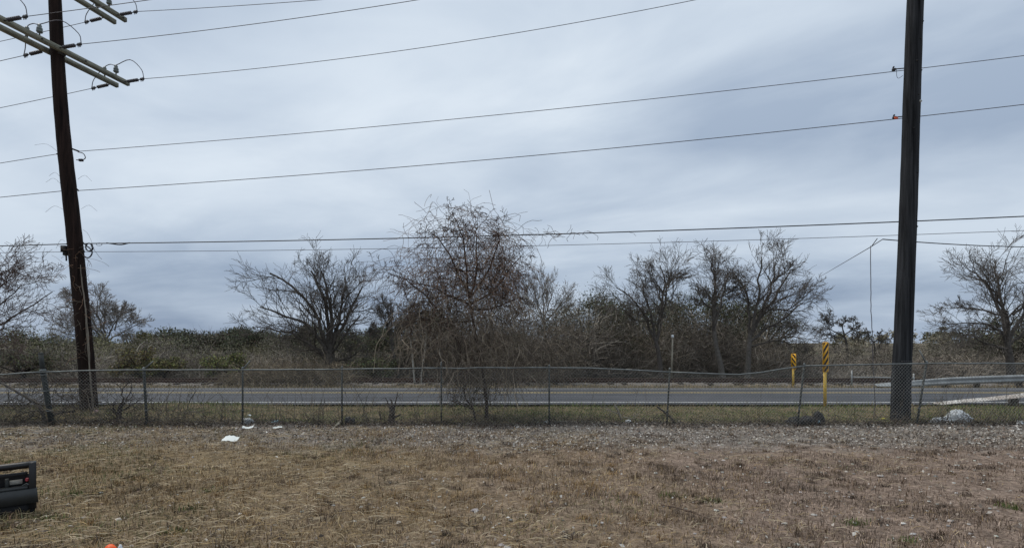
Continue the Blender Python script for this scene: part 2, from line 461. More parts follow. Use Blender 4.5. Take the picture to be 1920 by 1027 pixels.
ribbon('edge_line', 21.05, 21.17, dz(0.005), 'white_paint', parent=road)
ribbon('centre_line', 19.05, 19.16, dz(0.005), 'yellow_paint', parent=road)
ribbon('centre_line', 19.30, 19.41, dz(0.005), 'yellow_paint', parent=road)
# ballast bed with sloped shoulders and a rough surface
bx_ = np.arange(-60, 60.1, 0.3); by_ = np.array([22.9, 23.3, 23.7, 24.1, 24.6, 25.1, 25.6, 26.1, 26.5, 27.0])
bh = np.array([-0.05, 0.0, 0.05, 0.07, 0.075, 0.075, 0.075, 0.06, 0.0, -0.05])
Xb, Yb = np.meshgrid(bx_, by_)
Zb = np.repeat(bh[:, None], len(bx_), 1) + RNG.normal(0, 0.015, Xb.shape)
V, F = grid(bx_, by_, lambda x, y: Zb)
mb = MB(); mb.add(V, F)
tag(mb.build('track_bed', 'ballast_mat'), kind='structure')

# railway track: rails and sleepers
rt = thing('railway_track', 'rusty railway track running behind the road', 'railway', (0, 24.9, 0.05))
for yy in (24.25, 25.69):
    m_ = MB()
    m_.box(0, yy, 0.17, 120, 0.07, 0.045); m_.box(0, yy, 0.12, 120, 0.022, 0.06); m_.box(0, yy, 0.083, 120, 0.13, 0.02)
    m_.build('rail', 'rust', rt)
sl = None
for k, x in enumerate(np.arange(-26, 27, 0.62)):
    if sl is None:
        m_ = MB(); m_.box(x, 24.97, 0.055, 0.22, 2.5, 0.10); sl = m_.build('sleeper', 'sleeper_wood', rt); sx0 = x
    else:
        o = sl.copy(); COL.objects.link(o); o.parent = rt
        o.location = (x - sx0 + random.uniform(-.03, .03), random.uniform(-.06, .06), random.uniform(-.008, .004)); o.rotation_euler = (0, 0, random.uniform(-.02, .02))

# ------------------------------------------------------------------ chain-link fence
FD = 11.5
fence = thing('chain_link_fence', 'grey chain link fence with sagging top rail along the yard edge', 'fence', (0, FD, 0))
rail_px = [(-330, 706), (-120, 704), (0, 702), (77, 697), (180, 694), (272, 693), (453, 693), (640, 692), (827, 689.5), (1030, 689), (1130, 690), (1254, 697), (1330, 700), (1390, 702), (1440, 695), (1505, 685.5), (1600, 683.5), (1740, 681), (1920, 681), (2080, 682), (2300, 684)]
rail3 = np.array([at(x, y, FD) for x, y in rail_px])
post_px = [(-115, 704, -112, 800, 0.030), (77, 697, 95, 789, 0.072), (267, 694, 273, 798, 0.038), (453, 693, 453, 800, 0.026), (640, 692, 640, 790, 0.024), (827, 684, 827, 795, 0.022), (1030, 689, 1030, 797, 0.025), (1257, 695, 1251, 800, 0.025), (1510, 686, 1497, 790, 0.027), (1740, 682, 1721, 804, 0.030), (1962, 682, 1965, 803, 0.026), (2190, 683, 2190, 803, 0.026)]
for k in range(len(rail3) - 1):
    pass
bounds = [-330] + [p[0] for p in post_px] + [2300]
for a, b_ in zip(bounds[:-1], bounds[1:]):
    pts = [x for x, _ in rail_px if a < x < b_]
    pts = np.linspace(a, b_, 7)
    P = np.array([at(x, np.interp(x, [q[0] for q in rail_px], [q[1] for q in rail_px]), FD) for x in pts])
    # small dents
    P[1:-1, 2] += RNG.normal(0, 0.004, 5)
    m_ = MB(); m_.tube(P + np.array((0, -0.012, 0.0)), 0.016, 8, cap=True); m_.build('top_rail', 'galvanised', fence, smooth=True)
for k, (xt, yt, xb, yb, r) in enumerate(post_px):
    r = r * 0.72
    top = at(xt, yt, FD); bot = at(xb, yb, FD); bot[2] = -0.05
    top = top + np.array((0, 0.045, 0.02)); bot = bot + np.array((0, 0.045, 0))
    m_ = MB(); m_.tube([bot, (bot + top) / 2, top], r, 10); po = m_.build('post', 'dull_galvanised' if k != 1 else 'dark_post', fence, smooth=True)
    c_ = MB(); c_.lathe(top - np.array((0, 0, 0.0)), top + np.array((0, 0, 0.05)), [(0, r * 1.25), (0.4, r * 1.25), (0.8, r * 0.9), (1, r * 0.3)], 10); c_.build('post_cap', 'galvanised', po, smooth=True)
    for t in (0.3, 0.65, 0.93):
        q = bot + (top - bot) * t
        c_ = MB(); c_.lathe(q - np.array((0, 0, .012)), q + np.array((0, 0, .012)), [(0, r * 1.15), (1, r * 1.15)], 10); c_.build('tie_band', 'galvanised', po)
for (x0, y0, x1, y1) in [(268, 692, 286, 677), (453, 693, 468, 676), (1740, 682, 1725, 656), (827, 688, 826, 682)]:
    a, b_ = at(x0, y0, FD), at(x1, y1, FD)
    m_ = MB(); m_.tube([a + np.array((0, .045, 0)), b_ + np.array((0, .02, 0))], [0.018, 0.012], 6); m_.build('wire_arm', 'galvanised', fence)
# the tall overgrown post on the left goes on above the rail
a, b_ = at(77, 698, FD), at(73, 663, FD)
m_ = MB(); m_.tube([a + np.array((0, .045, 0)), b_ + np.array((0, .045, 0))], [0.050, 0.044], 10); m_.lathe(b_ + np.array((0, .045, 0)), b_ + np.array((0, .045, .03)), [(0, .05), (.6, .045), (1, .01)], 10); m_.build('post_top', 'dark_post', fence, smooth=True)
# woven diamond mesh
pxs = np.array([q[0] for q in rail_px]); zs = rail3[:, 2]; rx3 = rail3[:, 0]
def railz(x): return np.interp(x, rx3, zs)
ch = []
pitch, ta = 0.072, None
x_lo, x_hi = rx3[0], rx3[-1]
tt = np.linspace(0, 1, 7)
for sgn in (1, -1):
    for s0 in np.arange(x_lo - 1.3, x_hi + 1.3, pitch):
        sx = s0 + sgn * tt * 1.2
        if sx.min() < x_lo or sx.max() > x_hi: continue
        z = 0.02 + tt * (railz(sx) - 0.03)
        y = FD + 0.012 * np.sin(sx * 1.9) * np.sin(tt * 3.0) + 0.01 + 0.002 * sgn
        ch.append((np.stack([sx, y, z], 1), np.full(7, 0.0027), (0.13, 0.135, 0.13)))
m_ = MB(); m_.chains(ch, 3); tag(m_.build('chain_mesh', 'chain_wire', fence), kind='stuff')

# ------------------------------------------------------------------ utility poles
def shaft(px_pts, d, widths, root, mat, ztop_extra=()):
    P = np.array([at(x, y, d) for x, y in px_pts]); P[0, 2] = -0.1
    # resample smoothly
    t = np.linspace(0, 1, len(P)); T = np.linspace(0, 1, 60)
    Q = np.stack([np.interp(T, t, P[:, k]) for k in range(3)], 1)
    k_ = np.ones(7) / 7
    for c in (0,):
        pad = np.pad(Q[:, c], 3, mode='reflect', reflect_type='odd'); Q[:, c] = np.convolve(pad, k_, 'valid')
    R = np.interp(T, t, widths) * d / F_PX / 2 * 0.80        # off-axis cylinders show wider
    R = R * (1 + RNG.normal(0, 0.010, 60))
    m_ = MB(); m_.tube(Q, R, 20)
    return Q, R, m_.build('shaft', mat, root, smooth=True)
LD = 14.2
lbase = gat(168, LD)
lpole = thing('utility_pole', 'tall reddish brown wooden utility pole with double crossarms, left of the fence', 'utility pole', lbase)
lp_px = [(168, 775), (164, 710), (159, 640), (150, 550), (141, 455), (129, 350), (117, 240), (109, 130), (103, 0), (98, -120)]
LQ, LR, lsh = shaft(lp_px, LD, [36, 33, 32, 31, 30.5, 29.5, 28, 26.5, 25, 23.5], lpole, 'creosote_wood')
RD = 12.1
rbase = gat(1688, RD)
rpole = thing('utility_pole', 'tall blackened utility pole behind the fence on the right', 'utility pole', rbase)
rp_px = [(1688, 795), (1690, 700), (1693, 640), (1700, 480), (1705, 340), (1709, 200), (1714, 60), (1717, -20), (1722, -180), (1726, -330)]
RQ, RR, rsh = shaft(rp_px, RD, [40, 38.5, 38, 36, 35, 34.5, 33.5, 33, 31, 29], rpole, 'tarred_wood')
def on(Q, z):
    i = np.argmin(np.abs(Q[:, 2] - z)); return Q[i].copy()
uu = np.array((0.24, 0.97, 0.0)); uu /= np.linalg.norm(uu); ll = np.array((uu[1], -uu[0], 0.0)); kk = np.array((0, 0, 1.0))
AX = np.stack([ll, uu, kk])
def crossarm(pole, Q, z, half_near, half_far, gap):
    c = on(Q, z); c[2] = z
    for s in (-1, 1):
        mid = c + ll * s * gap + uu * (half_far - half_near) / 2
        m_ = MB(); m_.box(*mid, 0.095, half_near + half_far, 0.125, AX); arm = m_.build('crossarm', 'crossarm_wood', pole)
        for q in (-half_near + .12, -0.55, 0.55, half_far - 0.12):
            b_ = MB(); pz = c + ll * s * (gap + 0.05) + uu * q
            b_.lathe(pz - ll * 0.02, pz + ll * 0.035, [(0, .02), (.6, .02), (.65, .012), (1, .012)], 6); b_.build('bolt', 'dark_steel', arm)
    b_ = MB(); b_.box(*(c + ll * 0.02), gap * 2 - 0.06, 0.16, 0.22, AX); b_.build('arm_saddle', 'dark_steel', pole)
    return c
def deadend(pole, a, direction, n=7):
    """strain insulator with sheds, yoke and clamp; returns the clamp end"""
    d_ = direction / np.linalg.norm(direction)
    m_ = MB(); m_.tube([a, a + d_ * 0.10], 0.014, 6); m_.build('shackle', 'dark_steel', pole)
    prof = [(0, .02)]
    for i in range(n):
        t = (i + 0.5) / n
        prof += [(t - .045, .026), (t - .01, .048), (t + .02, .048), (t + .045, .026)]
    prof += [(1, .02)]
    m_ = MB(); m_.lathe(a + d_ * 0.09, a + d_ * 0.44, prof, 10); m_.build('strain_insulator', 'polymer_grey', pole, smooth=False)
    e_ = a + d_ * 0.62
    m_ = MB(); m_.tube([a + d_ * 0.44, a + d_ * 0.52], 0.012, 6)
    m_.box(*(a + d_ * 0.565), 0.12, 0.035, 0.055, np.stack([d_, np.cross(kk, d_) / np.linalg.norm(np.cross(kk, d_)), kk]))
    for q in (0.53, 0.57, 0.60): m_.tube([a + d_ * q + kk * -.07, a + d_ * q + kk * .05], 0.009, 5)
    m_.build('clamp', 'dark_steel', pole)
    return e_
def pin(pole, p):
    m_ = MB(); m_.lathe(p, p + kk * 0.30, [(0, .018), (.28, .018), (.3, .06), (.42, .075), (.5, .05), (.55, .068), (.7, .06), (.75, .04), (.85, .05), (1, .03)], 12)
    m_.build('pin_insulator', 'porcelain_grey', pole, smooth=False)
    return p + kk * 0.30
def arc(pole, pts, r=0.011, name='jumper_wire', mat='wire_mat', n=24):
    """smooth wire through control points (Catmull-Rom)"""
    P = [np.asarray(p, float) for p in pts]; P = [2 * P[0] - P[1]] + P + [2 * P[-1] - P[-2]]
    out = []
    for i in range(1, len(P) - 2):
        for t in np.linspace(0, 1, n // (len(P) - 3) + 2)[:-1]:
            out.append(0.5 * ((2 * P[i]) + (-P[i-1] + P[i+1]) * t + (2*P[i-1] - 5*P[i] + 4*P[i+1] - P[i+2]) * t*t + (-P[i-1] + 3*P[i] - 3*P[i+1] + P[i+2]) * t**3))
    out.append(P[-2])
    m_ = MB(); m_.tube(out, r, 6); return m_.build(name, mat, pole, smooth=True)
ZA1, ZA2 = 9.55, 11.45
c1 = crossarm(lpole, LQ, ZA1, 1.85, 1.85, 0.21)
c2 = crossarm(lpole, LQ, ZA2, 1.85, 1.85, 0.20)
ends = {}
dirR = np.array((0.985, -0.10, 0.10)); dirL = np.array((-0.985, 0.10, -0.16))
for key, c, u in (('low_far', c1, 1.68), ('low_mid', c1, -0.12), ('low_near', c1, -1.38), ('top_far', c2, 1.55)):
    z_ = c + uu * u + kk * (-0.03 if key != 'low_mid' else 0.0)
    aR = z_ + ll * 0.26; aL = z_ - ll * 0.26
    eR = deadend(lpole, aR, dirR); eL = deadend(lpole, aL, dirL)
    po = u - 0.22 if key != 'low_mid' else u - 0.45
    pR = pin(lpole, c + uu * po + ll * 0.21 + kk * 0.0625); pL = pin(lpole, c + uu * po - ll * 0.21 + kk * 0.0625)
    arc(lpole, [eR + kk * 0.02, eR + kk * 0.30 - ll * 0.10, (eR + pR) / 2 + kk * 0.36, pR, (pR + pL) / 2 + kk * 0.05, pL, (eL + pL) / 2 + kk * 0.12, eL + kk * 0.22 + ll * 0.05, eL + kk * 0.02])
    ends[key] = (eR, eL)
# right pole: one crossarm above the picture that takes the three lines
ZR = 11.35
cR = on(RQ, ZR); cR[2] = ZR
m_ = MB(); m_.box(*(cR + ll * 0.22), 0.10, 3.9, 0.13, AX); m_.build('crossarm', 'crossarm_wood', rpole)
rend = {}
for key, u in (('low_far', 1.7), ('low_mid', -0.15), ('low_near', -1.35), ('top_far', 0.9)):
    p = cR + ll * 0.22 + uu * u + kk * 0.065
    rend[key] = pin(rpole, p) + kk * 0.02

def span(p, q, sag, n=40):
    t = np.linspace(0, 1, n)[:, None]
    P = p * (1 - t) + q * t
    P[:, 2] -= (4 * sag * t * (1 - t))[:, 0]
    return P
def wire_obj(paths, r, label, mat='wire_mat', name='power_line', cat='wire', group=None, sides=6):
    m_ = MB()
    for P in paths: m_.tube(P, r, sides)
    o = m_.build(name, mat, None, smooth=True, loc=paths[0][len(paths[0]) // 2])
    return tag(o, label, cat, group)
far_right = np.array((1.0, -0.10, 0.0))
LBL = {'low_far': 'power line from the far end of the lower crossarm, lowest of the crossarm wires',
       'low_mid': 'power line tied off beside the left pole at the lower crossarm',
       'low_near': 'power line from the near end of the lower crossarm, crossing the pole',
       'top_far': 'power line from the far end of the upper crossarm'}
for key, sag in (('low_far', 0.42), ('low_mid', 0.35), ('low_near', 0.25), ('top_far', 0.25)):
    eR, eL = ends[key]; q = rend[key]
    nxt = q + np.array((26, -2.6, 0.6)); prv = eL + np.array((-26, 2.6, -2.4))
    wire_obj([span(eR, q, sag), span(q, nxt, 0.4), span(eL, prv, 0.4)], 0.0078, LBL[key])
# lower lines, in the vertical plane through both poles
def plane_pts(pxl, off):
    p0 = np.array((LQ[10, 0], LD + off)); p1 = np.array((RQ[10, 0], RD + off + 0.25)); dv = p1 - p0
    out = []
    for x, y in pxl:
        k = (x - 960.0) / F_PX
        t = (k * p0[1] - p0[0]) / (dv[0] - k * dv[1])
        d = p0[1] + dv[1] * t
        out.append(at(x, y, d))
    return np.array(out)
def fitted(pxl, off, n=48):
    P = plane_pts(pxl, off)
    c = np.polyfit(P[:, 0], P[:, 2], 2); cy = np.polyfit(P[:, 0], P[:, 1], 1)
    X = np.linspace(P[0, 0], P[-1, 0], n)
    return np.stack([X, np.polyval(cy, X), np.polyval(c, X)], 1)
def extend(P, dx, k=0.0):
    """carry a line on beyond the frame"""
    v = (P[-1] - P[-4]) / abs(P[-1, 0] - P[-4, 0])
    s = np.linspace(0, 1, 12)[1:, None] * dx
    return np.concatenate([P, P[-1] + v * s + np.array((0, 0, 1)) * k * s * s])
lowl = [
 ('neutral_line', [(0, 306), (107, 289)], [(148, 284), (600, 246), (1100, 201), (1680, 130), (1920, 107)], 0.0075, 0.24, 'wire_mat', 'thin line with a looped tail, first below the crossarms on the left pole'),
 ('neutral_line', [(0, 370), (118, 358)], [(147, 357), (600, 326), (1100, 284), (1680, 219), (1920, 199)], 0.0085, 0.24, 'wire_mat', 'line with an orange tag beside the right pole'),
 ('telephone_cable', [(0, 461), (125, 457.5)], [(157, 456.5), (600, 450), (1000, 440), (1200, 434), (1690, 415), (1920, 406)], 0.0135, 0.24, 'cable_black', 'thick black cable overgrown by vines in the middle'),
 ('telephone_line', [(60, 473), (128, 472)], [(158, 472), (600, 468), (1000, 461), (1400, 450), (1700, 440), (1920, 432.5)], 0.0065, 0.24, 'wire_mat', 'thin line running just below the thick black cable'),
]
LOW = []
for nm, lf, rt_, r, off, mt, lab in lowl:
    Rp = extend(fitted(rt_, off), 18, 0.004); A = plane_pts(lf[::-1], off)
    Lp = extend(np.array([A[0] + (A[1] - A[0]) * t for t in np.linspace(0, 1, 8)]), 18, 0.002)
    wire_obj([Rp, Lp], r, lab, mt, nm)
    LOW.append((Rp, Lp))
# hardware where the lower lines meet the left pole
for k, (Rp, Lp) in enumerate(LOW):
    p, q = Rp[0], Lp[0]
    c = on(LQ, (p[2] + q[2]) / 2)
    m_ = MB(); m_.tube([p + np.array((-.0, 0, 0)), np.array((c[0] + 0.12, c[1] + .10, p[2]))], 0.022, 6); m_.tube([q, np.array((c[0] - 0.12, c[1] + .10, q[2]))], 0.022, 6)
    m_.build('line_bracket', 'dark_steel', lpole)
def pl(px, py, d=LD - 0.05): return at(px, py, d)
arc(lpole, [pl(146, 285), pl(156, 288), pl(160, 296), pl(154, 300), pl(143, 300)], 0.011)
m_ = MB(); m_.box(*pl(152, 300.5), .10, .05, .06); m_.build('split_bolt', 'dark_steel', lpole)
th = np.linspace(0, 4 * math.pi, 60)
ctr = pl(166, 463, LD - 0.02)
m_ = MB(); m_.tube(np.stack([ctr[0] + (0.085 + .004 * th / 6) * np.cos(th), ctr[1] + 0.02 * th / 6, ctr[2] + (0.10 + .004 * th / 6) * np.sin(th)], 1), 0.013, 6); m_.build('cable_coil', 'cable_black', lpole, smooth=True)
ctr = pl(186, 458, LD)
th = np.linspace(0, 2 * math.pi, 24)
m_ = MB(); m_.tube(np.stack([ctr[0] + .075 * np.cos(th), ctr[1] + 0 * th, ctr[2] + 0.035 * np.sin(th)], 1), 0.006, 5); m_.build('wire_loop', 'cable_black', lpole)
arc(lpole, [pl(158, 457), pl(172, 470), pl(170, 480), pl(163, 483), pl(154, 477)], 0.016, 'cable_loop', 'cable_black')
arc(lpole, [pl(200, 455.5, LD + .2), pl(225, 458.5, LD + .2), pl(243, 455.2, LD + .2)], 0.016, 'splice_sleeve', 'cable_black')
m_ = MB(); m_.box(*pl(122, 467), 0.13, 0.14, 0.17); m_.box(*pl(123.5, 474), 0.09, 0.10, 0.14); m_.tube([pl(124, 477), pl(124.5, 489)], .018, 6); m_.build('terminal_box', 'black_matte', lpole)
# fittings on the right pole
def face(pole_Q, z, px_off, d=RD):
    c = on(pole_Q, z); return c
for zz, dx, rr in [(10.4, 0.09, 0.02), (9.6, -.05, .016), (9.0, .10, .02), (8.1, -0.03, .02), (8.6, .03, .014), (7.35, .02, .015), (7.9, .10, .014), (6.6, -.05, .014), (5.6, .06, .016), (4.4, .12, .02), (3.4, .08, .014)]:
    c = on(RQ, zz); i = np.argmin(np.abs(RQ[:, 2] - zz)); yy = -math.sqrt(max(RR[i] ** 2 - dx ** 2, 0.001))
    b_ = MB(); p = c + np.array((dx, yy, zz - c[2]))
    b_.lathe(p + np.array((0, .01, 0)), p + np.array((0, -0.02, 0)), [(0, rr), (.5, rr), (.55, rr * .6), (1, rr * .6)], 6); b_.build('bolt', 'black_matte', rpole)
c = on(RQ, 7.2); m_ = MB(); m_.box(c[0] + .085, c[1] - math.sqrt(RR[30] ** 2 - .085 ** 2) - 0.006, 7.2, .055, .012, .055, np.array(((.75, 0, .66), (0, 1, 0), (-.66, 0, .75)))); m_.build('pole_tag', 'pale_card', rpole)
c = on(RQ, 1.36)
for i in range(7):
    a_ = math.radians(-125 + i * 12); m_ = MB()
    rr = RR[8] + 0.004
    m_.box(c[0] + rr * math.cos(a_), c[1] + rr * math.sin(a_), 1.37, 0.028, 0.006, 0.03, np.array(((-math.sin(a_), math.cos(a_), 0), (math.cos(a_), math.sin(a_), 0), (0, 0, 1)))); m_.build('number_plate', 'dark_steel', rpole)
for (Rp, Lp), (px0, py0) in zip(LOW[:2], ((1676, 130), (1677, 220))):
    q = plane_pts([(px0, py0)], 0.24)[0]
    m_ = MB(); m_.box(q[0], q[1], q[2] - 0.01, .07, .05, .05); m_.tube([q + np.array((-.02, 0, .02)), q + np.array((.0, 0, .06))], .018, 6); m_.tube([q, q + np.array((.35, 0, .03))], .012, 6); m_.build('line_clamp', 'dark_steel', rpole)
q = plane_pts([(1678, 221)], 0.22)[0]
m_ = MB(); m_.box(q[0], q[1] - .04, q[2] - .025, .085, .012, .05); m_.build('warning_tag', 'orange_plastic', rpole)
arc(rpole, [plane_pts([(1681, 131)], .24)[0], plane_pts([(1681.5, 143)], .24)[0], plane_pts([(1685, 147)], .24)[0], plane_pts([(1693, 142)], .2)[0]], 0.005, 'ground_lead')

# service drop and dangling line by the right pole
jn = plane_pts([(1645, 447)], 0.24)[0]; jn2 = plane_pts([(1655, 448.5)], 0.24)[0]
dr = at(1920, 463, 14.0); dr2 = at(2300, 480, 16.0)
wire_obj([np.concatenate([span(jn2, dr, 0.03), span(dr, dr2, 0.02)[1:]])], 0.012, 'service drop going right from the junction beside the right pole', 'cable_black', 'service_drop')
wire_obj([span(jn2, at(1634, 462, 12.8), 0, 6), span(jn, at(1634, 462, 12.8), 0, 6), span(at(1634, 462, 12.8), at(1535, 520, 30.0), 0.0, 20)], 0.009, 'guy wire slanting down from the line into the bare trees', 'wire_mat', 'guy_wire')
pts = [at(1632, 461, 12.75), at(1633, 560, 12.72), at(1635.5, 640, 12.7), at(1639, 720, 12.7), at(1641, 757, 12.7), at(1638, 782, 12.7)]
T = np.linspace(0, 1, 40); P = np.array(pts); P = np.stack([np.interp(T, np.linspace(0, 1, len(P)), P[:, k]) for k in range(3)], 1); P[:, 0] += RNG.normal(0, .004, 40)
P[-1, 2] = 0.0
wire_obj([P], 0.0085, 'loose wire hanging straight down to the verge beside the right pole', 'wire_mat', 'hanging_wire')

# ------------------------------------------------------------------ object markers
def marker(base, top_z, w, h, yaw, slope, label, d):
    t = thing('object_marker', label, 'road sign', base)
    zb = top_z - h
    m_ = MB(); pw = 0.07
    m_.box(base[0], base[1] + 0.03, (zb + .12 + base[2] - .05) / 2, pw, .05, zb + .12 - base[2] + .05); m_.build('post', 'yellow_post', t)
    ca, sa = math.cos(yaw), math.sin(yaw); ux = np.array((ca, sa, 0)); nx = np.array((sa, -ca, 0))
    ax = np.stack([ux, -nx, kk]); c = np.array((base[0], base[1], zb + h / 2)) + nx * 0.0
    # plate with rounded corners
    def plate(w_, h_, thick, off, name, mat, parent):
        r = 0.035; pts = []
        for cx, cy, a0 in ((w_/2 - r, h_/2 - r, 0), (-w_/2 + r, h_/2 - r, 90), (-w_/2 + r, -h_/2 + r, 180), (w_/2 - r, -h_/2 + r, 270)):
            for a in (0, 30, 60, 90): pts.append((cx + r * math.cos(math.radians(a0 + a)), cy + r * math.sin(math.radians(a0 + a))))
        n = len(pts); V = [c + ux * x + kk * y + nx * (off + thick) for x, y in pts] + [c + ux * x + kk * y + nx * off for x, y in pts]
        m_ = MB(); m_.add(V, [tuple(range(n))] and np.array([list(range(n))])); m_.f.append(np.array([[n + i for i in range(n)][::-1]]))
        m_.f.append(np.array([(i, n + i, n + (i + 1) % n, (i + 1) % n) for i in range(n)]))
        return m_.build(name, mat, parent)
    pn = plate(w, h, 0.004, 0.0, 'panel', 'sign_yellow', t)
    # diagonal black stripes clipped to the plate
    def clip(poly, axis, lim, keep):
        out = []
        for i in range(len(poly)):
            a, b_ = poly[i], poly[(i + 1) % len(poly)]
            ia, ib = keep * (a[axis] - lim) <= 0, keep * (b_[axis] - lim) <= 0
            if ia: out.append(a)
            if ia != ib:
                t_ = (lim - a[axis]) / (b_[axis] - a[axis]); out.append((a[0] + (b_[0] - a[0]) * t_, a[1] + (b_[1] - a[1]) * t_))
        return out
    mgn = 0.022; sw = 0.105
    for k in range(-6, 7):
        y0 = k * sw * 2.0
        poly = [(-w, y0 - slope * w), (w, y0 + slope * w), (w, y0 + slope * w + sw), (-w, y0 - slope * w + sw)]
        for axis, lim, keep in ((0, w/2 - mgn, 1), (0, -w/2 + mgn, -1), (1, h/2 - mgn, 1), (1, -h/2 + mgn, -1)):
            poly = clip(poly, axis, lim, keep)
            if len(poly) < 3: break
        if len(poly) < 3: continue
        m_ = MB(); m_.add([c + ux * x + kk * y + nx * 0.0065 for x, y in poly], np.array([list(range(len(poly)))])); m_.build('stripe', 'sign_black', pn)
    for y in (h / 2 - 0.1, -h / 2 + .1):
        b_ = MB(); p = c + kk * y + nx * .005; b_.lathe(p, p + nx * .012, [(0, .012), (1, .01)], 6); b_.build('bolt', 'galvanised', pn)
    return t
marker(gat(1548, 15.2), 1.84, 0.23, 0.86, math.radians(20), 1.25, 'larger yellow and black striped object marker on the near verge', 15.2)
marker(gat(1488, 22.4), 1.42, 0.19, 0.68, math.radians(-35), -1.5, 'smaller yellow and black striped object marker beyond the road', 22.4)

# ------------------------------------------------------------------ guard rails
def guard(name, path, twist, label, mat, posts):
    """W-beam lofted along path; twist 0 = upright, 90 = lying flat"""
    P = np.array(path, float); n = 40
    t = np.linspace(0, 1, len(P)); T = np.linspace(0, 1, n)
    Q = np.stack([np.interp(T, t, P[:, k]) for k in range(3)], 1); tw = np.radians(np.interp(T, t, twist))
    prof = [(-.155, 0), (-.145, .03), (-.10, .08), (-.06, .08), (-.02, .01), (.02, .01), (.06, .08), (.10, .08), (.145, .03), (.155, 0)]
    root = thing(name, label, 'guard rail', (Q[0, 0], Q[0, 1], 0))
    V = []
    for q, a in zip(Q, tw):
        up = np.array((0, math.sin(a), math.cos(a))); nn = np.array((0, -math.cos(a), math.sin(a)))
        V += [q + up * y + nn * z * (0.2 + 0.8 * math.cos(a)) for y, z in prof]      # the buried end is hammered flat
    V += [v for v in (np.array(V) + np.array((0, .004, -.003)))]
    m = len(prof); N = n * m
    F = []
    for k in range(n - 1):
        for i in range(m - 1):
            a = k*m+i
            F.append((a, a+1, a+m+1, a+m)); F.append((N+a, N+a+m, N+a+m+1, N+a+1))
    m_ = MB(); m_.add(V, F); m_.build('beam', mat, root)
    for x, y, z in posts:
        m_ = MB(); m_.box(x, y + 0.12, z / 2 - .05, .16, .16, z + .1); m_.build('post', 'post_wood', root)
    return root
g1 = [at(1752, 757, 15.6), at(1800, 752, 15.6), at(1860, 747, 15.55), at(1920, 741, 15.5), at(1985, 733, 15.45), at(2060, 722, 15.4), at(2200, 705, 15.4), at(2500, 700, 15.4)]
guard('guard_rail', g1, [84, 83, 81, 77, 62, 25, 0, 0], 'weathered guard rail end rising from the near verge at right edge', 'beam_rusty', [(g1[3][0] - .2, 15.5, .28), (g1[4][0] + .3, 15.5, .42), (g1[6][0], 15.5, .80), (g1[7][0], 15.5, .85)])
g2 = [at(1640, 722, 22.0), at(1707, 719, 22.0), at(1780, 714, 22.0), at(1840, 711.5, 22.0), at(1920, 709, 22.0), at(2050, 706, 22.0), at(2300, 702, 22.0)]
guard('guard_rail', g2, [80, 45, 15, 5, 0, 0, 0], 'pale galvanised guard rail on the far side of the road at right', 'beam_steel', [(g2[2][0], 22.1, .35), (g2[3][0], 22.1, .48), (g2[4][0], 22.1, .56), (g2[5][0], 22.1, .62), (g2[6][0], 22.1, .7)])
pb = thing('pipe_barrier', 'thin pale pipe rail on a stub post beside the railway', 'barrier', gat(1597, 23.2))
m_ = MB(); m_.tube([gat(1597, 23.2) - np.array((0, 0, .05)), at(1597, 694, 23.2)], .035, 8); m_.build('post', 'beam_steel', pb)
m_ = MB(); m_.tube([at(1597, 707, 23.2), at(1640, 707, 23.2), at(1715, 709, 23.2)], .03, 8); m_.build('rail', 'beam_steel', pb)
m_ = MB(); m_.tube([gat(1713, 23.2) - np.array((0, 0, .05)), at(1713, 700, 23.2)], .035, 8); m_.build('post', 'beam_steel', pb)
mp_ = thing('marker_stake', 'slim grey stake with pale cap among the bare trees', 'stake', gat(1261, 27.5))
m_ = MB(); m_.tube([gat(1259, 27.5) - np.array((0, 0, .1)), at(1261, 633, 27.5)], [.05, .042], 8); m_.build('pole', 'board_wood', mp_)
m_ = MB(); m_.lathe(at(1261, 633, 27.5), at(1261, 627, 27.5), [(0, .06), (.5, .075), (.9, .06), (1, .02)], 8); m_.build('cap', 'white_film', mp_)
#VEG
# ------------------------------------------------------------------ vegetation
rnd = random.Random(21)
def norm(v):
    l = math.sqrt(v[0]*v[0] + v[1]*v[1] + v[2]*v[2]) or 1e-9
    return (v[0]/l, v[1]/l, v[2]/l)
def rperp(d, spread):
    """direction leaving d at about the angle spread (radians)"""
    a = (rnd.gauss(0, 1), rnd.gauss(0, 1), rnd.gauss(0, 1))
    k = a[0]*d[0] + a[1]*d[1] + a[2]*d[2]
    q = norm((a[0]-k*d[0], a[1]-k*d[1], a[2]-k*d[2])); c, s = math.cos(spread), math.sin(spread)
    return (d[0]*c + q[0]*s, d[1]*c + q[1]*s, d[2]*c + q[2]*s)
NP = (7, 6, 5, 3, 3, 3)
LIMB_R = 0.80
def branch(out, p, d, L, r, lvl, last, o, col):
    n = NP[lvl]; st = L / (n - 1)
    pts, dirs = [p], [d]
    wob, up = o['wob'], o['up'][min(lvl, len(o['up']) - 1)]
    for i in range(n - 1):
        d = norm((d[0] + rnd.gauss(0, wob), d[1] + rnd.gauss(0, wob), d[2] + rnd.gauss(0, wob) + up))
        p = (p[0] + d[0]*st, p[1] + d[1]*st, p[2] + d[2]*st)
        pts.append(p); dirs.append(d)
    rm = o['rmin']; r1 = max(r * 0.38, rm)
    rad = [max(r + (r1 - r) * i / (n - 1), rm) for i in range(n)]
    v = rnd.gauss(1, .14)
    out.setdefault(lvl, []).append((pts, rad, (col[0]*v, col[1]*v, col[2]*v)))
    if lvl < last: kids(out, pts, rad, L, lvl, last, o, col)
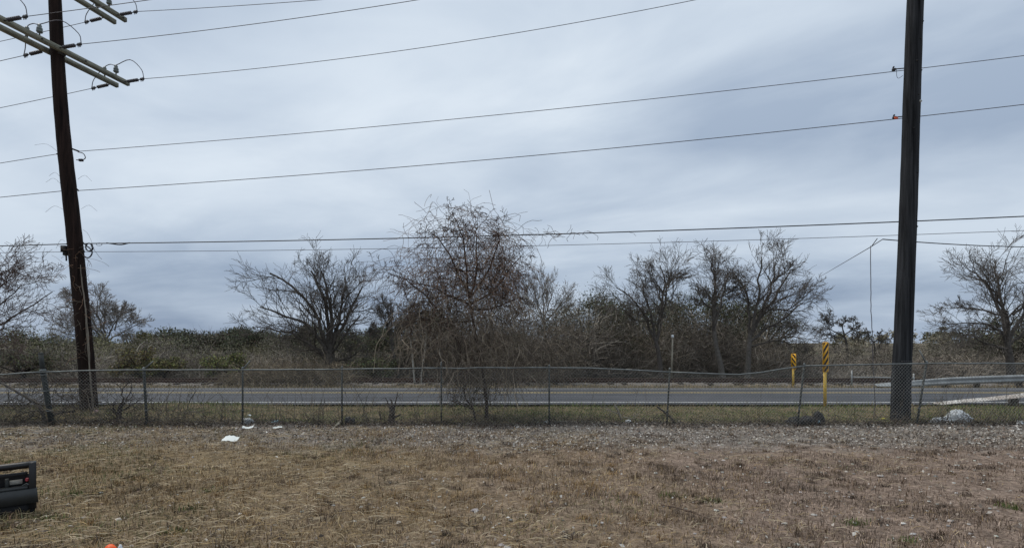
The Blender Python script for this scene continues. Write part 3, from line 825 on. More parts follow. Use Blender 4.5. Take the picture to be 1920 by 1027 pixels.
def kids(out, pts, rad, L, lvl, last, o, col, t0=0.22, mul=1.0):
    n = len(pts)
    nk = o['kids'][min(lvl, len(o['kids']) - 1)] * mul
    nk = int(nk) + (rnd.random() < nk - int(nk))
    for k in range(nk):
        t = t0 + (1 - t0) * (k + rnd.random()) / nk
        f = t * (n - 1); i = min(int(f), n - 2); f -= i
        a, b = pts[i], pts[i + 1]
        p = (a[0] + (b[0]-a[0])*f, a[1] + (b[1]-a[1])*f, a[2] + (b[2]-a[2])*f)
        dl = norm((b[0]-a[0], b[1]-a[1], b[2]-a[2]))
        dd = rperp(dl, rnd.uniform(*o['spread']))
        LL = L * rnd.uniform(*o['len']) * (1 - 0.38 * t)
        rr = (rad[i] + (rad[i+1]-rad[i])*f) * rnd.uniform(.34, .55)
        branch(out, p, dd, LL, rr, lvl + 1, last, o, col)
def smooth_pts(P, n):
    P = np.array(P, float); m = len(P)
    if m == 2: return [tuple(P[0] + (P[1]-P[0]) * t) for t in np.linspace(0, 1, n)]
    Q = np.vstack([2*P[0]-P[1], P, 2*P[-1]-P[-2]]); out = []
    for s in np.linspace(0, m - 1 - 1e-6, n):
        i = int(s) + 1; t = s - int(s)
        out.append(tuple(0.5*((2*Q[i]) + (-Q[i-1]+Q[i+1])*t + (2*Q[i-1]-5*Q[i]+4*Q[i+1]-Q[i+2])*t*t + (-Q[i-1]+3*Q[i]-3*Q[i+1]+Q[i+2])*t**3)))
    return out
BARE = dict(wob=.17, up=(.02, .03, .02, .02), rmin=.0085, kids=(9, 7, 6, 4), spread=(.35, .95), len=(.48, .80), shrink=(.82, .875))
def limb_tree(name, label, cat, base_px, d, limbs, o, col, last=3, depth=0.35, group=None, kind_parts=('trunk', 'branches', 'twigs'), extra=0, tcol=None):
    """limbs: [(list of photo columns/rows, base radius)] ; the first is the trunk"""
    base = gat(base_px, d)
    root = thing(name, label, cat, base, group)
    out = {}
    sx_, sy_ = o.get('shrink', (1, 1)); y00 = limbs[0][0][0][1]
    limbs = [limbs[0]] + [([pl_[0]] + [(base_px + (x - base_px) * sx_, y00 + (y - y00) * sy_) for x, y in pl_[1:]], r_) for pl_, r_ in limbs[1:]]
    tr = MB()
    def mk(pxl, r, dep):
        pts = [at(x, y, d) for x, y in pxl]
        n = len(pts)
        for i, p in enumerate(pts): p[1] += dep * (i / max(n - 1, 1)) ** 1.0
        P = smooth_pts(pts, 10)
        w = 0.02 * np.linalg.norm(np.array(P[-1]) - np.array(P[0]))
        P = [P[0]] + [(p[0] + rnd.gauss(0, w*.5), p[1] + rnd.gauss(0, w), p[2] + rnd.gauss(0, w*.5)) for p in P[1:-1]] + [P[-1]]
        L = sum(math.dist(P[i], P[i+1]) for i in range(9))
        return P, L
    for k, (pxl, r) in enumerate(limbs):
        if k == 0:
            pts = [at(x, y, d) for x, y in pxl]; pts[0][2] = base[2] - 0.15
            P = smooth_pts(pts, 10); tip = limbs[0][2] if False else None
            R = [max(r * (1 - .45 * i / 9), .02) * (1.5 if i == 0 else 1) for i in range(10)]
            tr.chains([(P, R, tcol or col)], 8)
            continue
        r = r * LIMB_R
        copies = 1 + extra
        for c in range(copies):
            xs_ = abs(pxl[-1][0] - pxl[0][0]) * d / F_PX
            hz_ = abs(pxl[-1][1] - pxl[0][1]) * d / F_PX
            dep = rnd.uniform(-1, 1) * depth * max(xs_, hz_ * .8)
            if c: pxl2 = [pxl[0]] + [(x + (base_px - x) * rnd.uniform(.15, .6), y + rnd.uniform(-6, 14)) for x, y in pxl[1:]]; dep = math.copysign(max(abs(dep), .5 * depth * hz_), dep)
            else: pxl2 = pxl
            P, L = mk(pxl2, r, dep)
            rr = r * (1 if c == 0 else .7)
            R = [max(rr * (1 - .72 * i / 9), o['rmin']) for i in range(10)]
            tr.chains([(P, R, col)], 6)
            kids(out, P, R, L * .75, 0, last, o, col, .18, 1.3)
    tr.build(kind_parts[0], 'bark_mat', root, smooth=True)
    b = MB()
    if 1 in out: b.chains(out[1], 4)
    if len(b.v): tag(b.build(kind_parts[1], 'twig_mat', root), kind='stuff')
    b = MB()
    for l in out:
        if l >= 2: b.chains([(p_, r_, tuple(q * (1.0 + .22 * (l - 1)) for q in c_)) for p_, r_, c_ in out[l]], 3)
    if len(b.v): tag(b.build(kind_parts[2], 'twig_mat', root), kind='stuff')
    return root, out

GREY = (0.095, 0.084, 0.074); PALE = (0.125, 0.114, 0.10); BROWN = (0.090, 0.068, 0.055)
# big spreading bare tree left of centre
limb_tree('bare_tree', 'broad spreading bare tree with dark gnarled trunk left of centre', 'tree', 622, 27.4, [
 ([(622, 705), (620, 680), (617, 655)], .36),
 ([(617, 665), (600, 625), (560, 590), (480, 560)], .15), ([(617, 660), (606, 610), (575, 540), (508, 492)], .16),
 ([(616, 655), (612, 600), (596, 530), (566, 476)], .17), ([(617, 655), (622, 590), (618, 530), (600, 480)], .16),
 ([(618, 655), (634, 590), (640, 530), (636, 490)], .13), ([(619, 658), (645, 600), (668, 555), (690, 512)], .15),
 ([(619, 665), (640, 640), (672, 600), (698, 575)], .10), ([(616, 670), (580, 640), (535, 615), (462, 600)], .13),
 ([(620, 680), (650, 668), (690, 650)], .10), ([(617, 680), (600, 668), (560, 640), (500, 625)], .09)],
 dict(BARE, kids=(9, 6, 6, 3), rmin=.0070), (0.085, 0.074, 0.064), extra=0, depth=.5)
# row of bare trees right of centre
RB = dict(BARE, kids=(9, 6, 6, 3), rmin=.0070)
limb_tree('bare_tree', 'leftmost bare tree of the row right of centre, two separate tops', 'tree', 1236, 27.6, [
 ([(1240, 708), (1236, 670), (1230, 640)], .16),
 ([(1230, 650), (1215, 600), (1185, 545), (1142, 512)], .10), ([(1230, 645), (1222, 590), (1200, 530), (1190, 495)], .09),
 ([(1231, 640), (1240, 570), (1252, 520), (1240, 466)], .11), ([(1231, 645), (1248, 570), (1262, 510), (1278, 470)], .10),
 ([(1252, 540), (1262, 500), (1285, 490)], .06), ([(1220, 600), (1180, 585), (1145, 560)], .06), ([(1250, 560), (1235, 510), (1212, 480)], .06)],
 RB, GREY, extra=0, depth=.5)
limb_tree('bare_tree', 'bare tree with pale lower trunk in the middle of the row', 'tree', 1352, 27.3, [
 ([(1356, 708), (1350, 680), (1343, 650), (1338, 615)], .17),
 ([(1338, 620), (1328, 560), (1318, 510), (1305, 470)], .10), ([(1338, 615), (1342, 550), (1340, 500), (1338, 462)], .10),
 ([(1340, 610), (1356, 550), (1370, 505), (1380, 480)], .09), ([(1338, 580), (1315, 545), (1298, 515)], .06), ([(1342, 560), (1362, 530), (1385, 520)], .06)],
 RB, GREY, extra=0, depth=.6, tcol=PALE)
limb_tree('bare_tree', 'widest bare tree at the right end of the row, leaning right', 'tree', 1402, 27.4, [
 ([(1400, 708), (1403, 670), (1406, 625)], .18),
 ([(1406, 630), (1410, 560), (1400, 510), (1385, 478)], .10), ([(1406, 630), (1418, 560), (1422, 500), (1418, 455)], .11),
 ([(1406, 628), (1436, 560), (1456, 510), (1462, 462)], .12), ([(1406, 632), (1446, 570), (1490, 520), (1528, 470)], .12),
 ([(1407, 640), (1450, 600), (1500, 575), (1540, 545)], .10), ([(1440, 580), (1490, 560), (1535, 520)], .07),
 ([(1406, 650), (1445, 630), (1485, 620), (1510, 625)], .07), ([(1410, 570), (1392, 535), (1378, 510)], .05), ([(1450, 530), (1475, 490), (1500, 470)], .06)],
 RB, GREY, extra=0, depth=.5, tcol=PALE)
# tree at the right edge
limb_tree('bare_tree', 'dense bare tree cut by the right edge of the picture', 'tree', 1893, 27.5, [
 ([(1898, 712), (1892, 665), (1888, 640)], .22),
 ([(1888, 650), (1870, 610), (1820, 590), (1748, 592)], .10), ([(1888, 645), (1872, 580), (1830, 530), (1782, 500)], .12),
 ([(1888, 640), (1882, 560), (1862, 500), (1840, 472)], .12), ([(1889, 640), (1895, 560), (1895, 490), (1905, 450)], .12),
 ([(1890, 645), (1925, 570), (1950, 510), (1965, 470)], .12), ([(1890, 650), (1935, 610), (1985, 580)], .10),
 ([(1886, 655), (1850, 640), (1800, 625), (1750, 610)], .09), ([(1875, 590), (1840, 560), (1790, 555)], .07), ([(1900, 590), (1940, 550), (2000, 530)], .08)],
 dict(BARE, kids=(9, 6, 6, 3), rmin=.0070), GREY, extra=0, depth=.5)
# left trees
limb_tree('bare_tree', 'pale bare tree behind the left utility pole', 'tree', 190, 42, [
 ([(192, 705), (192, 670), (196, 640)], .16),
 ([(196, 640), (185, 590), (175, 540)], .10), ([(196, 640), (205, 590), (205, 535)], .10), ([(196, 640), (225, 600), (255, 572)], .09),
 ([(197, 640), (240, 610), (275, 590)], .08), ([(195, 640), (160, 600), (95, 590)], .09), ([(195, 645), (150, 620), (85, 612)], .08), ([(195, 630), (160, 570), (130, 545)], .08), ([(215, 620), (225, 580), (240, 560)], .06)],
 dict(BARE, kids=(9, 8, 6, 2), rmin=.011), (0.16, .145, .13), extra=0, depth=.5)
limb_tree('bare_tree', 'twiggy near tree reaching in from the left edge', 'tree', -95, 15.5, [
 ([(-95, 790), (-80, 720), (-60, 660)], .11),
 ([(-60, 665), (-20, 600), (30, 575), (75, 540), (122, 510)], .05), ([(-60, 660), (-20, 560), (10, 500), (60, 470)], .05),
 ([(-60, 660), (-40, 540), (-20, 480), (10, 450)], .05), ([(-60, 670), (-10, 610), (40, 590), (60, 560)], .04), ([(-20, 600), (10, 540), (60, 500), (100, 480)], .03), ([(-60, 680), (-20, 640), (15, 625), (40, 650)], .03), ([(-10, 560), (30, 500), (80, 470)], .025)],
 dict(BARE, kids=(8, 6, 5, 3), rmin=.0048, spread=(.4, 1.2), wob=.18), (.10, .075, .066), extra=0, depth=.35)
# small trees in the gaps
limb_tree('bare_tree', 'slender bare tree between the spreading tree and the vine tree', 'tree', 742, 27.6, [
 ([(748, 712), (742, 680), (735, 650)], .10), ([(735, 650), (722, 600), (708, 568)], .06), ([(735, 650), (735, 600), (730, 555)], .06), ([(735, 650), (755, 600), (768, 560)], .06), ([(730, 640), (700, 615), (690, 600)], .05), ([(740, 625), (765, 590), (785, 565)], .05)],
 dict(BARE, kids=(9, 8, 6, 2), rmin=.0085), GREY, depth=.5)
limb_tree('bare_tree', 'pale upright bare tree just right of the vine tree', 'tree', 1022, 34, [
 ([(1022, 705), (1022, 650), (1020, 600)], .12), ([(1020, 610), (1005, 550), (990, 505)], .07), ([(1020, 600), (1018, 540), (1012, 495)], .07), ([(1020, 600), (1032, 550), (1042, 505)], .07), ([(1020, 605), (1050, 560), (1072, 525)], .07), ([(1019, 600), (990, 560), (975, 530)], .05), ([(1025, 590), (1055, 570), (1080, 555)], .05)],
 dict(BARE, kids=(8, 6, 4, 2), rmin=.0075, up=(.12, .12, .10), spread=(.3, .7), wob=.1), (.17, .152, .135), depth=.5)
limb_tree('bare_tree', 'low crooked bare tree beyond the striped markers', 'tree', 1585, 46, [
 ([(1590, 690), (1588, 650), (1583, 628)], .13), ([(1583, 630), (1560, 610), (1535, 590)], .08), ([(1583, 628), (1575, 600), (1580, 588)], .08), ([(1583, 628), (1600, 605), (1598, 590)], .07), ([(1583, 632), (1555, 622), (1540, 600), (1545, 580)], .06), ([(1584, 640), (1610, 625), (1615, 610)], .06)],
 dict(BARE, kids=(8, 6, 4, 2), rmin=.015, spread=(.5, 1.2)), (.075, .068, .06), depth=.5)
limb_tree('bare_tree', 'small scraggy bare tree beside the hanging wire', 'tree', 1640, 40, [
 ([(1640, 690), (1640, 655), (1638, 640)], .09), ([(1638, 642), (1650, 625), (1652, 614)], .05), ([(1638, 640), (1625, 625), (1615, 612)], .05), ([(1638, 640), (1660, 630), (1672, 620)], .04)],
 dict(BARE, kids=(6, 5, 4, 2), rmin=.013, spread=(.5, 1.2)), (.07, .064, .056), depth=.5)
for px, lean, lab in ((770, 8, 'left of three pale thin saplings in front of the thicket'), (795, -6, 'middle of three pale thin saplings in front of the thicket'), (822, 10, 'right of three pale thin saplings in front of the thicket')):
    limb_tree('sapling', lab, 'sapling', px + lean, 23.9 + rnd.random() * .4, [
      ([(px + lean, 722), (px + lean * .6, 690), (px + 2, 655), (px - lean * .4, 620)], .045), ([(px, 640), (px - 8, 615), (px - 10, 600)], .02), ([(px, 640), (px + 8, 618), (px + 6, 596)], .02)],
      dict(BARE, kids=(4, 3, 3), rmin=.008), (.25, .235, .205), last=2, depth=.4, tcol=(.30, .285, .25))

# --- vine-covered tree at the fence
VD = 12.75
vt, vo = limb_tree('vine_tree', 'bare tree smothered in reddish brown vines growing behind the fence', 'tree', 912, VD, [
 ([(912, 792), (912, 750), (905, 700), (890, 620), (880, 560)], .05),
 ([(893, 790), (884, 765), (868, 740), (872, 700), (868, 640)], .035), ([(868, 680), (835, 590), (800, 545), (760, 510), (722, 495)], .035),
 ([(882, 570), (845, 540), (800, 520), (740, 500)], .032), ([(880, 560), (860, 500), (830, 440), (800, 410)], .036), ([(880, 560), (872, 480), (866, 420), (850, 385)], .038),
 ([(880, 560), (895, 480), (890, 420), (895, 392)], .035), ([(880, 560), (910, 500), (935, 440), (935, 405)], .034), ([(882, 570), (930, 520), (960, 480), (985, 450)], .034),
 ([(884, 580), (930, 560), (965, 545), (990, 540)], .03), ([(886, 600), (840, 590), (790, 585), (765, 590)], .03), ([(866, 430), (845, 405), (838, 378)], .015), ([(905, 430), (925, 410), (945, 402)], .015)],
 dict(BARE, kids=(8, 6, 5, 3), rmin=.0042, spread=(.5, 1.3), wob=.24, up=(.0, -.02, -.05, -.04), len=(.35, .65), shrink=(.93, .925)), (.075, .053, .044), depth=.45)
def tangle(n, cen_f, L, r, cols, rng, droop, wob=.22, npt=8):
    out = []
    for _ in range(n):
        p = cen_f(); d = norm((rnd.gauss(0, 1), rnd.gauss(0, .8), rnd.gauss(.2, .7)))
        LL = L * rnd.uniform(.5, 1.4); st = LL / (npt - 1); pts = [tuple(p)]
        for i in range(npt - 1):
            d = norm((d[0] + rnd.gauss(0, wob), d[1] + rnd.gauss(0, wob), d[2] + rnd.gauss(0, wob) - droop))
            p = (p[0] + d[0]*st, p[1] + d[1]*st, max(p[2] + d[2]*st, 0.03)); pts.append(p)
        c = cols[rnd.randrange(len(cols))]; v = rnd.gauss(1, .2)
        out.append((pts, [r * rnd.uniform(.7, 1.3)] * npt, (c[0]*v, c[1]*v, c[2]*v)))
    return out
def in_px(ells, d, dd):
    w = [e_[2] * e_[3] * (e_[4] if len(e_) > 4 else 1) for e_ in ells]
    def f():
        e_ = rnd.choices(ells, w)[0]
        while True:
            a, b = rnd.uniform(-1, 1), rnd.uniform(-1, 1)
            if a*a + b*b < 1: break
        p = at(e_[0] + a * e_[2], e_[1] + b * e_[3], d); p[1] += rnd.gauss(0, dd); p[2] = max(p[2], .05)
        return p
    return f
VC = [(.155, .102, .078), (.20, .135, .10), (.095, .066, .054), (.27, .195, .145)]
crown_f = in_px([(875, 525, 105, 48, 2.6), (945, 490, 30, 60, 2.2), (860, 455, 95, 55, .8), (850, 410, 60, 35, .35), (770, 500, 50, 25, .7)], VD, .42)
b = MB(); b.chains(tangle(1500, crown_f, .9, .0040, VC, rnd, .22, .30), 3)
tag(b.build('vines', 'twig_mat', vt), kind='stuff')
def curtain_top():
    p = in_px([(880, 575, 110, 50), (820, 620, 75, 60), (950, 630, 75, 70), (890, 650, 90, 60)], VD, .55)(); return p
b = MB(); b.chains(tangle(1050, curtain_top, 1.3, .0044, [(.24, .20, .155), (.18, .145, .115), (.12, .10, .082), (.30, .25, .185)], rnd, .30, .42, 10), 3)
tag(b.build('hanging_vines', 'twig_mat', vt), kind='stuff')
clump_f = in_px([(885, 525, 90, 45, 2.0), (945, 480, 28, 60, 2.5), (840, 470, 70, 50, .6), (860, 420, 60, 30, .4)], VD, .38)
cl_ = np.array([clump_f() for _ in range(95)]); ci = RNG.integers(95, size=3000)
cen = cl_[ci] + RNG.normal(0, 1, (3000, 3)) * np.array((.07, .07, .13))
b = MB(); b.quads(cen, RNG.uniform(.018, .045, len(cen)), .5, jit((.32, .195, .13), len(cen), .3, .1)); tag(b.build('dead_leaves', 'leaf_mat', vt), kind='stuff')
# vine stems around the two trunks, tangled low growth
low_f = in_px([(905, 745, 26, 45, 1.5), (880, 760, 20, 30), (930, 690, 60, 40), (860, 690, 50, 35)], VD + .1, .2)
b = MB(); b.chains(tangle(420, low_f, .5, .0045, [(.15, .125, .095), (.10, .085, .07), (.2, .165, .12)], rnd, -.12, .3), 3)
tag(b.build('stem_vines', 'twig_mat', vt), kind='stuff')
# vines running along the black cable right of the tree
cab = LOW[2][0]
def on_cable():
    x = rnd.triangular(at(985, 0, VD)[0], at(1190, 0, VD)[0], at(1000, 0, VD)[0]); return (x, float(np.interp(x, cab[:, 0], cab[:, 1])), float(np.interp(x, cab[:, 0], cab[:, 2])))
b = MB(); b.chains(tangle(40, on_cable, .34, .0045, [(.12, .09, .075)], rnd, .08, .2), 3)
o = b.build('cable_vine', 'twig_mat', None, loc=(1.0, VD, 4.3)); tag(o, 'wispy vine growing along the black cable right of the vine tree', 'vine')

# vines up the left pole
def pole_spot():
    z = rnd.uniform(0.2, 4.4); c = on(LQ, z); return (c[0] + rnd.uniform(-.02, .24), c[1] - rnd.uniform(.0, .2), z)
stem = []
for k in range(4):
    zz = np.linspace(0.02, rnd.uniform(3.2, 4.4), 16); pts = []
    for z in zz:
        c = on(LQ, z); pts.append((c[0] + .185 + .02 * math.sin(z * 2.3 + k) + .03 * (k - 1.5) , c[1] - .08 - .03 * k, z))
    stem.append((pts, [.014 - .006 * i / 15 for i in range(16)], (.22, .19, .155)))
b = MB(); b.chains(stem, 5); b.chains(tangle(90, pole_spot, .5, .0042, [(.20, .17, .135), (.13, .11, .09), (.24, .15, .10)], rnd, .10, .28), 3)
wisps = []
for px0, py0, px1, py1 in [(112, 288, 65, 272), (114, 345, 86, 342), (115, 335, 92, 330), (146, 336, 172, 340), (119, 393, 85, 398), (152, 392, 182, 396), (155, 430, 178, 470), (122, 452, 105, 466)]:
    a, e_ = at(px0, py0, LD - .1), at(px1, py1, LD - .3); m_ = (a + e_) / 2 + np.array((0, 0, .13))
    wisps.append((smooth_pts([a, m_, e_], 7), [.0032] * 7, (.12, .09, .08)))
b.chains(wisps, 3)
o = b.build('climbing_vine', 'twig_mat', None, loc=tuple(gat(176, LD - .1))); tag(o, 'dry pale vine climbing the right side of the left utility pole', 'vine')

# --- evergreen trees: trunk and leafy crown
def evergreen(name, label, base, h, w, col, rng, nleaf=7000, size=.13, group=None, lobes=26, twigs=500):
    root = thing(name, label, 'tree', base, group)
    out = []
    lob = []
    for k in range(lobes):
        a = rng.uniform(0, 2*math.pi); rr = w * .5 * math.sqrt(rng.uniform(.05, 1)) * .8
        zz = h * rng.uniform(.30, .86) * (1 - .22 * (rr / (w*.5)) ** 2)
        lob.append((base[0] + rr * math.cos(a), base[1] + rr * math.sin(a), base[2] + zz, w * rng.uniform(.08, .17)))
    tr = MB(); top = (base[0] + rng.normal(0, .05) * w, base[1], base[2] + h * .45)
    tr.chains([(smooth_pts([(base[0], base[1], base[2] - .15), (base[0] + .1, base[1], base[2] + h * .2), top], 8), [w*.045 * (1 - .5*i/7) for i in range(8)], (.06, .052, .045))], 7)
    for L in lob:
        tr.chains([(smooth_pts([(base[0], base[1], base[2] + h * .22), ((base[0]+L[0])/2 + rng.normal(0, .1), (base[1]+L[1])/2, base[2] + h * .42), L[:3]], 7), [w*.018 * (1 - .75*i/6) for i in range(7)], (.06, .052, .045))], 5)
    tr.build('trunk', 'bark_mat', root, smooth=True)
    wts = np.array([l[3] ** 2 for l in lob]); wts /= wts.sum()
    idx = rng.choice(len(lob), nleaf, p=wts); LA = np.array(lob)
    v = rng.normal(size=(nleaf, 3)); v /= np.linalg.norm(v, axis=1)[:, None]
    rad = LA[idx, 3] * rng.uniform(.35, 1.25, nleaf)
    cen = LA[idx, :3] + v * rad[:, None] * np.array((1.15, 1.15, .75))
    cc = jit(col, nleaf, .28, .1, rng)
    cr_ = MB(); cr_.quads(cen, rng.uniform(.6, 1.4, nleaf) * size, .6, cc, rng)
    if twigs:
        q = []
        for _ in range(twigs):
            i = rng.integers(len(lob)); p = LA[i, :3]; dv = rng.normal(size=3); dv /= np.linalg.norm(dv)
            e_ = p + dv * LA[i, 3] * rng.uniform(1.0, 1.6)
            q.append(((tuple(p), tuple((p + e_) / 2 + rng.normal(0, .05, 3)), tuple(e_)), (.014, .011, .008), (.11, .10, .088)))
        cr_.chains(q, 3)
    tag(cr_.build('crown', 'leaf_mat', root), kind='stuff')
    return root
rg = np.random.default_rng(77)
OAK = (0.089, 0.103, 0.051)
evergreen('evergreen_tree', 'dark green tree rising behind the thicket beside the pale upright tree', gat(1110, 35), 5.7, 6.4, OAK, rg, 8000, .13)
evergreen('evergreen_tree', 'dark green tree behind the leftmost bare tree of the row', gat(1215, 35.5), 5.7, 6.6, OAK, rg, 8000, .13)
evergreen('evergreen_tree', 'dark green tree behind the middle of the bare row', gat(1320, 35), 5.8, 6.6, OAK, rg, 8000, .13)
evergreen('evergreen_tree', 'dark green tree behind the leaning bare tree of the row', gat(1425, 35.5), 5.0, 6.6, (0.100, 0.105, 0.062), rg, 8000, .13)
evergreen('evergreen_tree', 'dark evergreen low behind the broad spreading tree', gat(600, 40), 3.9, 6.5, (0.108, 0.108, 0.065), rg, 8000, .14)
evergreen('evergreen_tree', 'dark evergreen at the left flank of the thicket behind the slender tree', gat(800, 30), 4.2, 4.6, (0.089, 0.089, 0.059), rg, 7000, .11)
evergreen('evergreen_tree', 'dark evergreen inside the tree at the right edge', gat(1905, 33), 4.0, 5.5, (0.105, 0.108, 0.065), rg, 7000, .12)
p0 = evergreen('evergreen_tree', 'rounded evergreen in the distant treeline left of the spreading tree', gat(340, 78), 4.3, 9.0, (.098, .100, .064), rg, 6000, .26, group='evergreens of the distant left treeline', twigs=200)
p1 = evergreen('evergreen_tree', 'rounded evergreen in the distant treeline left of the spreading tree', gat(420, 82), 4.6, 10.0, (.112, .105, .072), rg, 6000, .26, group='evergreens of the distant left treeline', twigs=200)
for k, (px, d, sc) in enumerate([(470, 80, 1.0), (520, 84, .95), (295, 84, .85), (380, 90, 1.05), (450, 95, 1.1), (550, 76, .85), (700, 80, .95), (660, 86, 1.0), (730, 70, .9)]):
    q = copy_tree((p0, p1)[k % 2], gat(px, d), rnd.uniform(0, 6.2), (sc * rnd.uniform(.7, 1.1), sc, sc * rnd.uniform(.82, 1.2)))
evergreen('evergreen_tree', 'olive green tree just right of the left utility pole', gat(235, 44), 3.4, 5.4, (0.142, 0.140, 0.061), rg, 7000, .15)
evergreen('evergreen_tree', 'dull green tree left of the left utility pole', gat(120, 46), 3.2, 5.4, (0.121, 0.124, 0.073), rg, 6500, .15)
evergreen('evergreen_tree', 'dull green tree at the left edge behind the near twigs', gat(20, 44), 3.4, 6.0, (0.124, 0.130, 0.068), rg, 6500, .15)
# distinct bushes beyond the railway
def bush(label, base, h, w, col, n=3500, size=.09):
    r = evergreen('bush', label, base, h, w, col, rg, n, size, lobes=16, twigs=420)
    r['category'] = 'bush'; return r
bush('yellow green bush in the scrub left of the spreading tree', gat(425, 26.3), 1.45, 2.6, (0.203, 0.209, 0.081))
bush('olive bush between left pole and yellow green bush', gat(305, 26.6), 1.4, 2.4, (0.182, 0.169, 0.068))
bush('mustard tinged bush beside the left utility pole', gat(262, 26.5), 1.8, 2.6, (0.176, 0.149, 0.068))
bush('dull green bush at the foot of the slender bare tree', gat(700, 26.6), 1.3, 2.6, (0.128, 0.130, 0.068))
bush('dark green bush at the left edge beyond the road', gat(40, 26.4), 1.6, 3.0, (0.135, 0.132, 0.076))

# --- dense thickets and scrub that read as one mass
def mass(name, x0, x1, y0, y1, hf, nstem, nleaf, leaf, lcols, scols, rs, L=1.2, r=.0055, label=None):
    g = np.random.default_rng(rs); b = MB()
    nb = max(nstem // 150, 4)                                 # separate shrubs, each with its own height and tone
    bx_c = g.uniform(x0, x1, nb); by_c = y0 + .35 + (y1 - y0 - .35) * g.uniform(0, 1, nb) ** 1.2
    bh_c = 1.22 - .62 * g.uniform(0, 1, nb) ** 1.5; bs_c = g.uniform(.35, .8, nb); bt_c = np.clip(g.normal(1, .24, nb), .5, 1.6)
    bi = g.integers(nb, size=nstem)
    ox, oy = g.normal(0, 1, nstem) * bs_c[bi], g.normal(0, .7, nstem) * bs_c[bi]
    X = np.clip(bx_c[bi] + ox, x0 - .4, x1 + .4); Y = np.maximum(by_c[bi] + oy, y0)
    H = hf(X, Y) * bh_c[bi] * (1.08 - .85 * g.uniform(0, 1, nstem) ** 1.6) * np.exp(-.16 * (ox / bs_c[bi]) ** 2); Z0 = gz(X, Y)
    npt = 4
    base = np.stack([X, Y, Z0 + np.maximum(H - L, 0) * g.uniform(0, 1, nstem)], 1)
    dv = g.normal(size=(nstem, 3)) * np.array((.6, .6, .4)) + np.stack([ox * .7, oy * .7, np.full(nstem, .8)], 1); dv /= np.linalg.norm(dv, axis=1)[:, None]
    ln = L * g.uniform(.5, 1.3, nstem)
    P = np.empty((nstem, npt, 3)); P[:, 0] = base
    for i in range(1, npt):
        dv = dv + g.normal(size=(nstem, 3)) * .28 + np.array((0, 0, -.10)); dv /= np.linalg.norm(dv, axis=1)[:, None]
        P[:, i] = P[:, i-1] + dv * (ln / (npt - 1))[:, None]
    P[..., 2] = np.maximum(P[..., 2], .03)
    R = (r * g.uniform(.6, 1.7, nstem))[:, None] * np.linspace(1.2, .6, npt)[None]
    sc = np.array(scols)[g.integers(len(scols), size=nb)][bi] * bt_c[bi][:, None] * g.normal(1, .18, (nstem, 1)); sc = np.clip(sc, .01, 1)
    v, f = ribbon_arr(P, R * 1.5, g); b.add(v, f, np.repeat(sc, npt * 2, 0))
    # leafy clumps
    ncl = max(nleaf // 90, 1)
    ki = g.integers(nb, size=ncl); cx = bx_c[ki] + g.normal(0, .8, ncl) * bs_c[ki]; cy = np.maximum(by_c[ki] + g.normal(0, .5, ncl), y0 + .2); ch_ = hf(cx, cy) * bh_c[ki] * g.uniform(.05, .98, ncl)
    ci = g.integers(ncl, size=nleaf); s = g.uniform(.25, .6, ncl)
    cen = np.stack([cx[ci], cy[ci], gz(cx[ci], cy[ci]) + ch_[ci]], 1) + g.normal(size=(nleaf, 3)) * s[ci][:, None] * np.array((1.2, .8, .6))
    cen[:, 2] = np.maximum(cen[:, 2], .04)
    cc = (np.array(lcols)[g.integers(len(lcols), size=nb)][ki] * bt_c[ki][:, None])[ci] * g.normal(1, .17, (nleaf, 1)); cc = np.clip(cc, .006, 1)
    b.quads(cen, leaf * g.uniform(.6, 1.5, nleaf), .42, cc, g)
    o = b.build(name, 'leaf_mat', None, loc=((x0+x1)/2, y0, 0)); tag(o, label, None, None, 'stuff'); return o
ST = [(0.284, 0.250, 0.209), (0.209, 0.178, 0.149), (0.365, 0.317, 0.257), (0.155, 0.135, 0.115)]
LF = [(0.137, 0.117, 0.091), (0.156, 0.137, 0.096), (0.104, 0.094, 0.072), (0.111, 0.112, 0.065)]
def px_h(pts, d):
    xs_ = [(p[0] - 960) * d / F_PX for p in pts]; hs = [CAM_Z - (p[1] - HOR) * d / F_PX for p in pts]
    return lambda X, Y: np.interp(X * d / Y, xs_, hs) * (1 + .10 * np.sin(X * 2.1) * np.sin(X * .77 + 1))
mass('thicket', -6.3, 5.6, 28.1, 32.5, px_h([(735, 630), (765, 588), (800, 566), (860, 560), (1000, 553), (1090, 562), (1150, 566)], 29), 24000, 42000, .085, LF, ST, 1, 1.3)
mass('thicket', 5.4, 15.2, 28.2, 33.0, px_h([(1140, 565), (1200, 575), (1290, 570), (1350, 572), (1430, 582), (1480, 600), (1520, 635)], 29), 17000, 34000, .085, LF[:3] + [(.070, .076, .042)] * 2, ST, 2, 1.3)
mass('scrub', -31, -15.2, 27, 38, px_h([(-60, 632), (60, 640), (140, 645), (250, 645), (330, 650), (420, 655), (480, 648)], 32), 20000, 46000, .085, [(0.201, 0.174, 0.149), (0.149, 0.145, 0.093), (0.234, 0.197, 0.167), (0.174, 0.162, 0.089)], ST, 3, 1.0, .006)
mass('scrub', -15.5, -6.2, 28.3, 36, px_h([(440, 660), (520, 650), (600, 650), (660, 655), (720, 655), (770, 640)], 31), 13000, 26000, .085, LF, ST, 4, 1.0, .006)
mass('scrub', 14.5, 36, 28.4, 44, px_h([(1470, 630), (1520, 652), (1600, 655), (1700, 652), (1800, 645), (1900, 636), (2000, 630)], 34), 20000, 34000, .085, [(0.156, 0.139, 0.110), (0.122, 0.116, 0.080), (0.181, 0.159, 0.126)], ST, 5, 1.0, .006)
